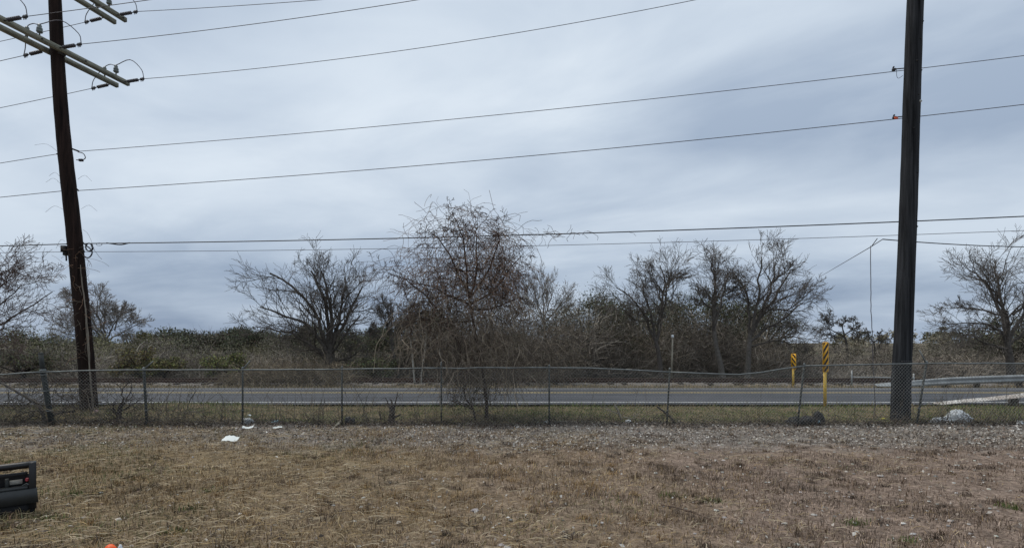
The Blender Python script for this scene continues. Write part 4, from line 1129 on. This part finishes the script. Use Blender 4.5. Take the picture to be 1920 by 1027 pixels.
# distant woods closing the horizon
mass('far_wood', -100, 0, 75, 130, px_h([(-100, 636), (60, 636), (200, 636), (330, 638), (480, 637), (700, 636), (960, 632)], 100), 6000, 22000, .44, [(0.115, 0.121, 0.068), (0.155, 0.142, 0.095), (0.101, 0.111, 0.057)], ST, 6, 2.0, .018)
mass('far_wood', 0, 130, 65, 130, px_h([(960, 630), (1300, 630), (1500, 633), (1640, 633), (1760, 630), (1900, 626), (2100, 622)], 95), 9000, 28000, .42, [(0.165, 0.147, 0.107), (0.130, 0.125, 0.082), (0.187, 0.169, 0.120)], ST, 7, 2.0, .018)
# dry vine heap between the road and the railway
b = MB()
heap_f = in_px([(560, 705, 110, 14), (520, 694, 40, 7, .8), (600, 692, 60, 6, .8), (450, 710, 40, 10)], 23.2, .35)
b.chains(tangle(1500, heap_f, .8, .0065, [(.24, .20, .14), (.17, .14, .10), (.12, .10, .08), (.28, .23, .16)], rnd, .12, .3), 3)
o = b.build('vine_heap', 'twig_mat', None, loc=tuple(gat(560, 23.2))); tag(o, 'heap of dry straw coloured vines beyond the road left of centre', 'vines')
b = MB()
heap_f = in_px([(960, 700, 110, 22), (1030, 680, 70, 35), (880, 700, 60, 22), (1045, 640, 60, 30, .7)], 23.6, .4)
b.chains(tangle(1100, heap_f, .9, .007, [(.20, .17, .13), (.15, .125, .10), (.10, .085, .07)], rnd, .1, .3), 3)
o = b.build('vine_heap', 'twig_mat', None, loc=tuple(gat(960, 23.6))); tag(o, 'grey brown tangle of brambles beyond the road behind the vine tree', 'vines')

# ------------------------------------------------------------------ grass, straw, leaf litter, pebbles
def blades(name, X, Y, hgt, wid, cols, rs, lean=.8, label=None):
    g = np.random.default_rng(rs); n = len(X)
    Z = gz(X, Y)
    a = g.uniform(0, 2*math.pi, n); dirv = np.stack([np.cos(a), np.sin(a), np.zeros(n)], 1)
    side = np.stack([-np.sin(a), np.cos(a), np.zeros(n)], 1)
    ln = np.abs(g.normal(0, lean, n)) + .15
    h = hgt * g.uniform(.5, 1.4, n)
    el = np.cos(np.minimum(ln, 1.5)); fl = np.sin(np.minimum(ln, 1.5))
    base = np.stack([X, Y, Z - .004], 1)
    mid = base + dirv * (h * fl * .45)[:, None]; mid[:, 2] += h * el * .6 + .006
    tip = base + dirv * (h * fl)[:, None]; tip[:, 2] += h * el * .75 + .008 * g.uniform(0, 2, n)
    w = (wid * g.uniform(.6, 1.4, n))[:, None] * side
    V = np.stack([base - w, base + w, mid + w * .8, mid - w * .8, tip], 1).reshape(-1, 3)
    i = np.arange(n)[:, None] * 5
    b = MB(); b.add(V, i + np.array([0, 1, 2, 3]), np.repeat(cols, 5, 0)); b.f.append(i + np.array([3, 2, 4]))
    o = b.build(name, 'straw_mat', None, loc=(float(np.mean(X)), float(np.mean(Y)), 0)); tag(o, label, None, None, 'stuff'); return o
def patch(x, y, s, ph=0):
    return (np.sin(x*s + 1.7*np.sin(y*s*.8 + ph)) + np.sin(y*s*1.3 + 1.9*np.sin(x*s*.7 + ph*2)) + np.sin((x + y)*s*.6 + ph)) / 3
def scatter(n, d0, d1, rg_, margin=1.05, power=1.0):
    """more where the eye is near, in proportion to what shows"""
    d = (d0**power + (d1**power - d0**power) * rg_.uniform(0, 1, n)) ** (1/power)
    return rg_.uniform(-margin, margin, n) * d, d
g = np.random.default_rng(5)
# fine dry grass
X, Y = scatter(140000, 3.9, 11.6, g, 1.05, 1.3)
pv = patch(X, Y, 1.5) + .8 * patch(X, Y, 4.3, 2) + g.normal(0, .45, len(X)) + .5 * patch(X, Y, .8, 6) - .11 * np.clip(X - 0.5, -3, 7)
band_ = sm(8.6, 9.8, Y)
keep = (pv > -.25 + .75 * band_) | (g.uniform(0, 1, len(X)) < np.where(X > -.5, .10, .24))
X, Y, pv = X[keep], Y[keep], pv[keep]; n = len(X)
straw_c = np.array([(0.475, 0.347, 0.185), (0.389, 0.268, 0.140), (0.302, 0.215, 0.120), (0.562, 0.441, 0.270), (0.238, 0.163, 0.092)])
grey_c = np.array([(0.433, 0.332, 0.257), (0.342, 0.257, 0.200), (0.547, 0.428, 0.341), (0.228, 0.169, 0.130)])
gold = g.uniform(0, 1, n) < np.clip(.62 - .10 * X + .25 * patch(X, Y, .9, 4), .12, .95)
cc = np.where(gold[:, None], straw_c[g.integers(5, size=n)], grey_c[g.integers(4, size=n)])
grn = (patch(X, Y, 1.9, 7) + .09 * (-X) + g.normal(0, .35, n)) > .80
cc = np.where(grn[:, None], np.array((.17, .175, .075)), cc) * .66 * g.normal(1, .32, (n, 1)) * (1 + .25 * patch(X, Y, 2.3, 9) + .22 * patch(X, Y, 6.1, 4))[:, None]
blades('dry_grass', X, Y, .045 + .035 * np.clip(pv, 0, 1.2), .0028, np.clip(cc, .01, 1), 6, 1.25)
# straw lying flat: thin ribbons, combed one way on the left
X, Y = scatter(30000, 3.9, 11.0, g, 1.05, 1.15); n = len(X)
kp = g.uniform(0, 1, n) < np.clip(.42 - .07 * X + .55 * patch(X, Y, 1.3, 5) + .3 * patch(X, Y, 3.7, 2), .10, 1); X, Y = X[kp], Y[kp]; n = len(X)
a = g.normal(.55, .5, n) + .9 * patch(X, Y, .9, 3) + (g.uniform(0, 1, n) < .35) * g.uniform(0, 3, n); L = g.uniform(.04, .22, n); npt = 4
P = np.empty((n, npt, 3)); Wd = g.uniform(.0010, .0023, n); x, y = X.copy(), Y.copy(); lift = g.uniform(.006, .035, n)
V = np.empty((n, npt, 2, 3))
for i in range(npt):
    z = gz(x, y) + lift + .012 * math.sin(i * 1.05) + g.uniform(0, .012, n)
    for s, sg in enumerate((-1, 1)):
        V[:, i, s, 0] = x - sg * np.sin(a) * Wd; V[:, i, s, 1] = y + sg * np.cos(a) * Wd; V[:, i, s, 2] = z + sg * Wd * .6
    a = a + g.normal(0, .28, n); x = x + np.cos(a) * L / 3; y = y + np.sin(a) * L / 3
q = np.arange(n)[:, None, None] * 8 + np.array([[0, 1, 3, 2], [2, 3, 5, 4], [4, 5, 7, 6]])[None]
b = MB(); b.add(V.reshape(-1, 3), q.reshape(-1, 4), np.repeat(np.clip(np.array([(.33, .265, .17), (.25, .195, .125), (.42, .35, .245), (.19, .145, .095), (.29, .21, .105)])[g.integers(5, size=n)] * g.normal(1, .22, (n, 1)), .02, 1), npt*2, 0))
tag(b.build('straw', 'straw_mat', None, loc=(0, 7, 0)), kind='stuff')
e0x = float(gat(60, 5.55)[0])
# brown tussocks
g2 = np.random.default_rng(8)
TX, TY = scatter(760, 4.0, 10.4, g2, 1.02, 1.4)
m_per = 64; X = np.repeat(TX, m_per); Y = np.repeat(TY, m_per); sz = np.repeat(.03 + .17 * g2.uniform(0, 1, len(TX)) ** 2.2, m_per)
X = X + g2.normal(0, 1, len(X)) * sz * 1.1; Y = Y + g2.normal(0, 1, len(Y)) * sz * .8; n = len(X)
tc_ = np.array([(.24, .17, .115), (.18, .135, .10), (.34, .22, .11), (.15, .115, .088), (.40, .26, .12)])
tci = np.where(TX > 1.5, g2.integers(0, 2, len(TX)) * 3, g2.integers(0, 5, len(TX)))
cc = tc_[np.repeat(tci, m_per)] * g2.normal(1, .25, (n, 1))
blades('grass_tussocks', X, Y, .045 + .35 * sz, .0026, np.clip(cc * .66, .01, 1), 9, 1.0)
bx0 = [(lbase[0], lbase[1] - .1), (rbase[0], rbase[1] - .1), (lbase[0] + .3, lbase[1] - .2), (rbase[0] - .1, rbase[1] - .25), (e0x, 5.35), (e0x - .2, 5.15)]
X = np.concatenate([q[0] + g2.normal(0, .22, 260) for q in bx0]); Y = np.concatenate([q[1] + g2.normal(0, .10, 260) for q in bx0])
blades('foot_weeds', X, Y, .10, .0034, jit((.20, .165, .095), len(X), .3, .1, g2), 14, .7)
# a few green weeds
TX = np.array([(x - 960) * d / 1000 for x, d in ((135, 5.8 * 1.05), (10, 7.9), (25, 7.7), (90, 5.35), (1258, 6.1), (1335, 5.9), (360, 5.6), (390, 6.3), (20, 5.0), (1700, 4.7), (1895, 5.6), (1600, 5.2), (330, 4.9))]); TY = np.array([6.1, 7.9, 7.7, 5.35, 6.1, 5.9, 5.6, 6.3, 5.0, 4.7, 5.6, 5.2, 4.9])
X = np.repeat(TX, 110) + g2.normal(0, .075, 110 * len(TX)); Y = np.repeat(TY, 110) + g2.normal(0, .045, 110 * len(TX))
blades('green_weeds', X, Y, .055, .0035, jit((.085, .105, .036), len(X), .25, .1, g2), 10, .8)
# leaf litter: grey brown curled leaves in front of the fence, thinner in the yard
X, Y = scatter(30000, 8.4, 11.75, g2, 1.08, 1.0)
dens = np.clip((Y - 8.6) / 1.4 + .5 * patch(X, Y, 1.1, 1) - .05, .02, 1); kp = g2.uniform(0, 1, len(X)) < dens; X, Y = X[kp], Y[kp]
X2, Y2 = scatter(1900, 3.9, 9.5, g2, 1.05, 1.3); X = np.r_[X, X2]; Y = np.r_[Y, Y2]; n = len(X)
lc = np.array([(.40, .37, .33), (.27, .225, .185), (.54, .52, .48), (.17, .138, .112), (.21, .148, .105), (.095, .078, .065)])
pr = np.where((X > -2.2)[:, None], np.array([.26, .27, .11, .15, .09, .12]), np.array([.12, .25, .06, .22, .17, .18]))
cum = np.cumsum(pr, 1); ci = (g2.uniform(0, 1, n)[:, None] > cum).sum(1).clip(0, 5)
b = MB(); b.quads(np.stack([X, Y, gz(X, Y) + g2.uniform(.008, .03, n)], 1), g2.uniform(.022, .062, n), .6, np.clip(lc[ci] * g2.normal(1, .18, (n, 1)), .02, 1), g2, .25, fold=.15)
tag(b.build('leaf_litter', 'leaf_mat', None, loc=(0, 10, 0)), kind='stuff')
# pebbles and pale limestone chips
X, Y = scatter(950, 4.0, 11.0, g2, 1.03, 1.3); n = len(X)
kp = g2.uniform(0, 1, n) < np.clip(.45 + .07 * X, .12, 1); X, Y = X[kp], Y[kp]; n = len(X)
oct_v = np.array([(1,0,0),(0,1,0),(-1,0,0),(0,-1,0),(.5,.5,.6),(-.5,.5,.7),(-.5,-.5,.6),(.5,-.5,.65)], float)
oct_f = np.array([(0,1,4,4),(1,2,5,5),(2,3,6,6),(3,0,7,7)]); tri = [(0,1,4),(1,5,4),(1,2,5),(2,6,5),(2,3,6),(3,7,6),(3,0,7),(0,4,7)]
s = g2.uniform(.006, .024, n) * (1 + (g2.uniform(0, 1, n) > .95) * .6)
V = oct_v[None] * (1 + g2.normal(0, .2, (n, 8, 3))) * s[:, None, None] * np.array((1.3, 1, .75)); V = V + np.stack([X, Y, gz(X, Y) + .006], 1)[:, None]
b = MB(); i = np.arange(n)[:, None, None] * 8
b.add(V.reshape(-1, 3), (i + np.array(tri)[None]).reshape(-1, 3), np.repeat(jit((.40, .385, .36), n, .3, .03, g2), 8, 0)); b.f.append((i[:, 0] + np.array([4, 5, 6, 7])))
tag(b.build('gravel', 'stone_mat', None, loc=(0, 7, 0)), kind='stuff')
# verge grass between fence and road
X = g2.uniform(-16.5, 16.5, 50000); Y = g2.uniform(11.7, 15.55, 50000); n = len(X)
pv = patch(X, Y, 1.2, 3) + .5 * patch(X, Y, 3.1, 1) + g2.normal(0, .35, n)
vc = np.where((pv > -.35 + .45 * (X < -5))[:, None], np.array((.118, .150, .048)), np.array((.22, .175, .095))) * g2.normal(1, .28, (n, 1))
dry = g2.uniform(0, 1, n) < .20; vc[dry] = np.array((.29, .235, .14)) * g2.normal(1, .2, (dry.sum(), 1))
hh = .055 + .05 * np.clip(pv, 0, 1) + .13 * sm(14.8, 15.5, Y) * (g2.uniform(0, 1, n) < .55)
kp = (Y > 12.0) | (g2.uniform(0, 1, n) < .4)
blades('verge_grass', X[kp], Y[kp], hh[kp], .0042, np.clip(vc, .01, 1)[kp], 12, .6)
# dry grass on the far roadside and along the track
X = g2.uniform(-27, 27, 20000); Y = np.r_[g2.uniform(21.7, 23.3, 12000), g2.uniform(26.2, 28.5, 8000)]; n = len(X)
vc = np.array([(.30, .235, .145), (.21, .165, .11), (.16, .145, .075), (.36, .285, .18)])[g2.integers(4, size=n)] * g2.normal(1, .22, (n, 1))
blades('roadside_grass', X, Y, .10 + .14 * g2.uniform(0, 1, n) ** 2, .007, np.clip(vc, .01, 1), 13, .6)
# dark dead growth along the fence foot
def fence_f():
    x = rnd.uniform(-13.5, 13.5); return (x, FD + .12 + rnd.gauss(0, .16), .03 + abs(rnd.gauss(0, .05)))
b = MB(); b.chains(tangle(2600, fence_f, .28, .0036, [(.075, .06, .05), (.11, .09, .07), (.16, .13, .10), (.05, .042, .036)], rnd, -.02, .35, 5), 3)
n = 9000; X = g2.uniform(-14, 14, n); Y = FD + .15 + g2.normal(0, .17, n)
b.quads(np.stack([X, Y, gz(X, Y) + np.abs(g2.normal(0, .045, n))], 1), g2.uniform(.02, .06, n), .6, jit((.085, .066, .052), n, .35, .08, g2), g2, .1)
tag(b.build('fence_weeds', 'leaf_mat', None, loc=(0, FD, 0)), kind='stuff')
# thin dead stalks against the fence mesh
def stalk_f():
    x = rnd.choice([rnd.gauss(-7.5, 1.4), rnd.gauss(-4.2, 1.5), rnd.uniform(-13, 13), rnd.gauss(10.5, 1.0)]); return (x, FD + .15 + abs(rnd.gauss(0, .35)), .02)
def stalks(n, f, L, r, cols):
    out = []
    for _ in range(n):
        p = f(); H = L * rnd.uniform(.4, 1.2); lx, ly = rnd.gauss(0, .25), rnd.gauss(0, .15)
        pts = smooth_pts([p, (p[0] + lx*H*.4, p[1] + ly*H*.4, p[2] + H*.55), (p[0] + lx*H*1.1 + rnd.gauss(0, .06), p[1] + ly*H, p[2] + H)], 6)
        c = cols[rnd.randrange(len(cols))]; out.append((pts, [r * (1.3 - .14*i) for i in range(6)], c))
        for k in range(rnd.randint(1, 4)):
            i = rnd.randint(2, 4); q = pts[i]; e_ = (q[0] + rnd.gauss(0, .16)*H, q[1] + rnd.gauss(0, .1), q[2] + rnd.uniform(.05, .3)*H)
            out.append(((q, ((q[0]+e_[0])/2, (q[1]+e_[1])/2, (q[2]+e_[2])/2 + .02), e_), (r*.8, r*.6, r*.45), c))
    return out
brush_f = in_px([(60, 765, 90, 26), (215, 775, 90, 18), (330, 780, 60, 12), (120, 740, 60, 30, .5)], FD + .5, .25)
bb = MB(); bb.chains(tangle(420, brush_f, .6, .0048, [(.12, .10, .082), (.075, .062, .052), (.19, .16, .125), (.05, .042, .036)], rnd, -.04, .3, 6), 3)
tag(bb.build('dead_brush', 'twig_mat', None, loc=(-8.5, FD + .5, 0)), kind='stuff')
b = MB(); b.chains(stalks(230, stalk_f, .75, .0036, [(.12, .10, .08), (.19, .16, .12), (.08, .068, .055)]), 3)
tag(b.build('weed_stalks', 'twig_mat', None, loc=(0, FD + .3, 0)), kind='stuff')

# ------------------------------------------------------------------ dead wood and stumps
def deadwood(name, label, cat, limbs, d, o, col, last=2):
    r_, _ = limb_tree(name, label, cat, limbs[0][0][0][0], d, limbs, o, col, last=last, depth=.3, kind_parts=('stem', 'branches', 'twigs')); return r_
DW = dict(BARE, shrink=(1, 1), kids=(4, 3, 2), rmin=.004, spread=(.4, 1.2), wob=.2, up=(0, 0, 0))
deadwood('broken_stump', 'dark broken stump with upright splinters behind the fence left of centre', 'stump', [
 ([(733, 788), (735, 772), (736, 758)], .085), ([(736, 775), (730, 760), (723, 745)], .04), ([(737, 772), (741, 755), (745, 735)], .035), ([(734, 770), (735, 755), (733, 748)], .04), ([(714, 786), (713, 775), (712, 768)], .03), ([(740, 782), (748, 778), (752, 776)], .04)], 12.1, dict(DW, kids=(1, 1)), (.065, .05, .042), last=1)
deadwood('dead_shrub', 'dead shrub of crooked dark stems right of the left utility pole', 'shrub', [
 ([(222, 788), (224, 770), (228, 755)], .06), ([(224, 775), (230, 750), (222, 735), (238, 712)], .03), ([(222, 780), (214, 765), (216, 752)], .035), ([(228, 770), (250, 755), (268, 745)], .02), ([(226, 765), (240, 735), (238, 705)], .018)], 12.0, DW, (.055, .043, .037))
deadwood('dead_branch', 'fallen grey branch leaning on the tall left fence post', 'branch', [
 ([(88, 786), (75, 762), (50, 745), (0, 716)], .04), ([(80, 770), (60, 770), (30, 785)], .025), ([(60, 752), (40, 765), (20, 790)], .02), ([(0, 716), (-40, 700), (-80, 690)], .03)], 11.9, DW, (.10, .087, .075))
deadwood('dead_branch', 'low tangle of broken branches between the left post and left pole', 'branch', [
 ([(70, 792), (100, 778), (140, 770)], .03), ([(100, 780), (120, 770), (150, 775)], .02), ([(40, 792), (60, 780), (90, 775)], .02), ([(110, 782), (130, 760), (128, 740)], .014)], 11.85, DW, (.07, .058, .05))
deadwood('fallen_branch', 'pale forked branch lying on the verge right of centre', 'branch', [
 ([(1168, 781), (1160, 772), (1150, 755)], .026), ([(1160, 775), (1145, 770), (1132, 765)], .02), ([(1168, 781), (1185, 784), (1195, 783)], .02)], 12.5, DW, (.27, .24, .20))
deadwood('fallen_branch', 'dark branch propped against the fence post right of centre', 'branch', [
 ([(1270, 797), (1262, 788), (1250, 775), (1232, 762)], .035), ([(1262, 790), (1255, 780), (1238, 778)], .02)], 11.9, DW, (.075, .062, .052))
st = thing('stick', 'thin dark stick lying in the grass in the right foreground', 'stick', (at(1285, 965, 5.4)[0], 5.4, 0))
b = MB(); A = gat(1240, 5.72); B = gat(1332, 5.18)
b.chains([(smooth_pts([A + np.array((0, 0, .02)), (A + B) / 2 + np.array((.02, .02, .028)), B + np.array((0, 0, .018))], 8), [.0085 - .0006*i for i in range(8)], (.10, .072, .055))], 6); b.build('stem', 'bark_mat', st)
b = MB(); M_ = (A + B) / 2; b.chains([((tuple(M_ + np.array((0, 0, .025))), tuple(M_ + np.array((.06, -.04, .035))), tuple(M_ + np.array((.12, -.05, .02)))), (.005, .004, .003), (.10, .072, .055))], 5); b.build('twig', 'bark_mat', st)

# ------------------------------------------------------------------ litter
def crumple(b, c, sx, sy, sz, rs, nu=22, nv=12, amp=.22):
    g_ = np.random.default_rng(rs)
    th_ = np.linspace(0, 2*math.pi, nu, endpoint=False); ph = np.linspace(.02, math.pi * .56, nv)
    T_, P_ = np.meshgrid(th_, ph)
    D = np.stack([np.sin(P_)*np.cos(T_), np.sin(P_)*np.sin(T_), np.cos(P_)], -1)
    rad = 1 + sum(amp / k * np.sin(D @ g_.normal(0, 2.2*k, 3) + g_.uniform(0, 6)) for k in (1, 2, 3, 4)) + g_.normal(0, amp*.22, T_.shape)
    V = D * rad[..., None] * np.array((sx/2, sy/2, sz)); V[..., 2] = np.maximum(V[..., 2], 0.0)
    V = V.reshape(-1, 3) + np.asarray(c)
    F = [(k*nu+i, k*nu+(i+1) % nu, (k+1)*nu+(i+1) % nu, (k+1)*nu+i)[::-1] for k in range(nv-1) for i in range(nu)]
    b.add(V, F); b.f.append(np.array([[b.n - nu*nv + i for i in range(nu)]]))
def litter(name, label, cat, px, d, sx, sy, sz, mat, rs, amp=.22):
    p = gat(px, d); b = MB(); crumple(b, p, sx, sy, sz, rs, amp=amp)
    return tag(b.build(name, mat, None, loc=tuple(p)), label, cat)
def sheet(name, label, px, d, w, l, mat, rs, yaw=0, curl=.03, cat='paper'):
    g_ = np.random.default_rng(rs); p = gat(px, d); n, m = 9, 6
    u, v = np.meshgrid(np.linspace(-.5, .5, n), np.linspace(-.5, .5, m))
    x = u*w*(1 + .06*np.sin(v*7 + rs)); y = v*l*(1 + .10*np.sin(u*6 + rs)); z = .022 + curl*(np.sin(u*5 + rs)*.4 + (v + .5)*1.1 + .4*np.abs(u)*2) + g_.normal(0, .004, u.shape)
    ca, sa = math.cos(yaw), math.sin(yaw)
    V = np.stack([p[0] + x*ca - y*sa, p[1] + x*sa + y*ca, p[2] + z], -1).reshape(-1, 3)
    F = [(k*n+i, k*n+i+1, (k+1)*n+i+1, (k+1)*n+i) for k in range(m-1) for i in range(n-1)]
    N = len(V); V2 = np.concatenate([V, V - np.array((0, 0, .002))])
    b = MB(); b.add(V2, F); b.f.append(np.array([tuple(N + q for q in f)[::-1] for f in F]))
    return tag(b.build(name, mat, None, loc=tuple(p)), label, cat)
sheet('paper_sheet', 'white sheet of paper lying on the grass in the left yard', 432, 9.55, .27, .16, 'white_paper', 2, -.02, .055)
sheet('paper_strip', 'narrow white strip of paper below the wire arm post', 465, 10.95, .22, .06, 'white_paper', 5, .1, .03)
sheet('paper_plate', 'thin white strip of litter right of the grey plastic bag', 520, 11.0, .18, .05, 'white_paper', 7, .15, .02)
litter('plastic_bag', 'crumpled grey plastic bag at the foot of a fence post at left', 'bag', 465, 11.75, .24, .2, .13, 'grey_film', 3)
litter('plastic_wrapper', 'small pale blue plastic wrapper by the fence at left', 'wrapper', 516, 11.8, .14, .1, .06, 'blue_film', 4)
litter('plastic_bag', 'small shiny black bag against the fence left of centre', 'bag', 656, 11.75, .24, .2, .15, 'bag_black', 6, .16)
b = MB(); A, B = gat(629, 11.3) + np.array((0, 0, .02)), at(640, 788, 11.62)
dv = (B - A); Lb = np.linalg.norm(dv); dv /= Lb; sd_ = np.cross(dv, kk); sd_ /= np.linalg.norm(sd_)
b.box(*((A + B) / 2), .06, .02, Lb, np.stack([sd_, np.cross(sd_, dv), dv])); tag(b.build('wood_offcut', 'board_wood', None, loc=tuple(A)), 'short wooden offcut leaning beside the small black bag', 'wood')
p = gat(1786, 12.0); b = MB(); crumple(b, p + np.array((.10, 0, 0)), .62, .35, .22, 9, 36, 16, .2); crumple(b, p + np.array((-.34, -.05, 0)), .34, .25, .10, 12, 22, 10, .25)
tag(b.build('plastic_bag', 'white_film', None, loc=tuple(p)), 'large white plastic bag on the verge right of the right utility pole', 'bag')
dk = thing('rubbish_heap', 'crumpled black rubbish bundle at the foot of the leaning fence post', 'rubbish', gat(1513, 11.8))
p = gat(1513, 11.8); b = MB(); crumple(b, p + np.array((0, 0, 0)), .62, .36, .17, 21, 34, 14, .2); crumple(b, p + np.array((.22, -.03, .02)), .22, .25, .22, 23, 18, 10, .25); crumple(b, p + np.array((-.28, .0, 0)), .26, .26, .13, 25, 18, 10, .3); b.build('bundle', 'bag_charcoal', dk)
b = MB(); crumple(b, p + np.array((.0, -.07, .125)), .40, .16, .045, 26, 20, 8, .2); b.build('flap', 'bag_black', dk)
b = MB(); crumple(b, p + np.array((.17, -.17, .05)), .07, .05, .06, 27, 12, 6, .2); b.build('torn_scrap', 'blue_film', dk)
litter('paper_scrap', 'crumpled white scrap beside the pale forked branch', 'paper', 1177, 12.1, .16, .12, .07, 'white_film', 31, .28)
litter('plastic_scrap', 'white scrap at the right edge of the picture by the fence', 'litter', 1915, 11.6, .17, .12, .07, 'white_film', 33, .28)
sheet('paper_scrap', 'small flat pale scrap at the foot of the middle fence post', 1023, 11.9, .11, .07, 'white_paper', 11, .2, .02)
litter('plastic_scrap', 'small yellow scrap on the verge left of the right utility pole', 'litter', 1656, 12.9, .13, .08, .03, 'yellow_plastic', 35)
litter('paper_scrap', 'small pinkish scrap at the foot of the left utility pole', 'paper', 181, 13.6, .11, .08, .05, 'pink_paper', 37)
litter('paper_scrap', 'pale scrap on the verge left of the small black bag', 'paper', 468, 13.0, .09, .07, .04, 'white_paper', 41)
litter('stone', 'pale stone beside the branch propped on the fence', 'stone', 1273, 12.0, .11, .09, .06, 'board_wood', 43, .12)
oc = thing('orange_scrap', 'bright orange plastic piece with pale end at the bottom edge', 'litter', gat(207, 4.42))
p = gat(207, 4.42); b = MB(); crumple(b, p, .125, .10, .075, 51, 26, 12, .10); b.build('orange_part', 'orange_plastic', oc)
b = MB(); crumple(b, p + np.array((.075, .01, .0)), .045, .05, .07, 52, 14, 8, .2); b.build('pale_part', 'white_film', oc)

# black piece of equipment at the left edge: a level box frame standing square to the eye
ED = 5.55
e0 = gat(70, ED); EA = math.radians(42)
eq = thing('equipment_frame', 'black metal equipment frame with grey lower panel at the left edge', 'equipment', e0)
eL = np.array((-math.cos(EA), -math.sin(EA), 0)); eN = np.array((math.sin(EA), -math.cos(EA), 0))     # along the frame, towards the eye
def ep(px, py, out=0.0):
    """px, py as they show at the right end of the frame; out = towards the viewer"""
    p = e0 + eL * (70 - px) * 0.0041 + eN * out
    return np.array((p[0], p[1], CAM_Z - (py - HOR) * ED / F_PX))
EAX = np.stack([-eL, eN, kk])
def slab(name, x0, y0, x1, y1, out, thick, mat, skew=0.0, bev=0.006):
    """bevelled slab between two photo corners"""
    A = [ep(x0, y0), ep(x1, y0), ep(x1 + skew, y1), ep(x0, y1)]
    c = sum(A) / 4; b = MB(); V = []
    for o_, k in ((out, 1.0), (out + thick - bev, 1.0), (out + thick, 1 - bev * 6)):
        V += [c + (q - c) * k + eN * o_ for q in A]
    F = [(3, 2, 1, 0), (8, 9, 10, 11)] + [(l*4+i, l*4+(i+1) % 4, (l+1)*4+(i+1) % 4, (l+1)*4+i) for l in (0, 1) for i in range(4)]
    b.add(V, F); return b.build(name, mat, eq)
b = MB(); b.tube([ep(-150, 871), ep(40, 869), ep(58, 868.5), ep(64, 871)], [.034, .034, .034, .03], 10); b.build('top_bar', 'black_plastic', eq, smooth=True)
slab('side_post', 54, 864, 68, 950, -.04, .09, 'black_plastic')
slab('side_post', -150, 864, -135, 950, -.04, .09, 'black_plastic')
slab('cross_bar', -135, 882, 52, 888, -.03, .04, 'black_matte')
slab('back_panel', -135, 888, 54, 913, -.10, .03, 'black_matte')
slab('data_card', 18, 896, 42, 904, -.06, .012, 'pale_card', bev=.002)
slab('bracket', 10, 892, 17, 908, -.065, .03, 'dull_galvanised', bev=.002)
slab('ledge', -135, 907, 54, 913, -.06, .10, 'grey_panel')
b = MB(); q = ep(51, 897, -.05); b.lathe(q, q + eN * .07, [(0, .016), (.5, .018), (.9, .014), (1, .006)], 12); b.build('red_knob', 'red_plastic', eq)
b = MB(); b.tube([ep(40, 908, -.02), ep(50, 903, .0), ep(56, 906, .03)], .005, 6); b.build('lever', 'galvanised', eq)
slab('lower_panel', -150, 912, 69, 938, .0, .075, 'grey_panel', 3.0)
slab('skid_base', -150, 938, 66, 960, -.05, .08, 'black_matte')
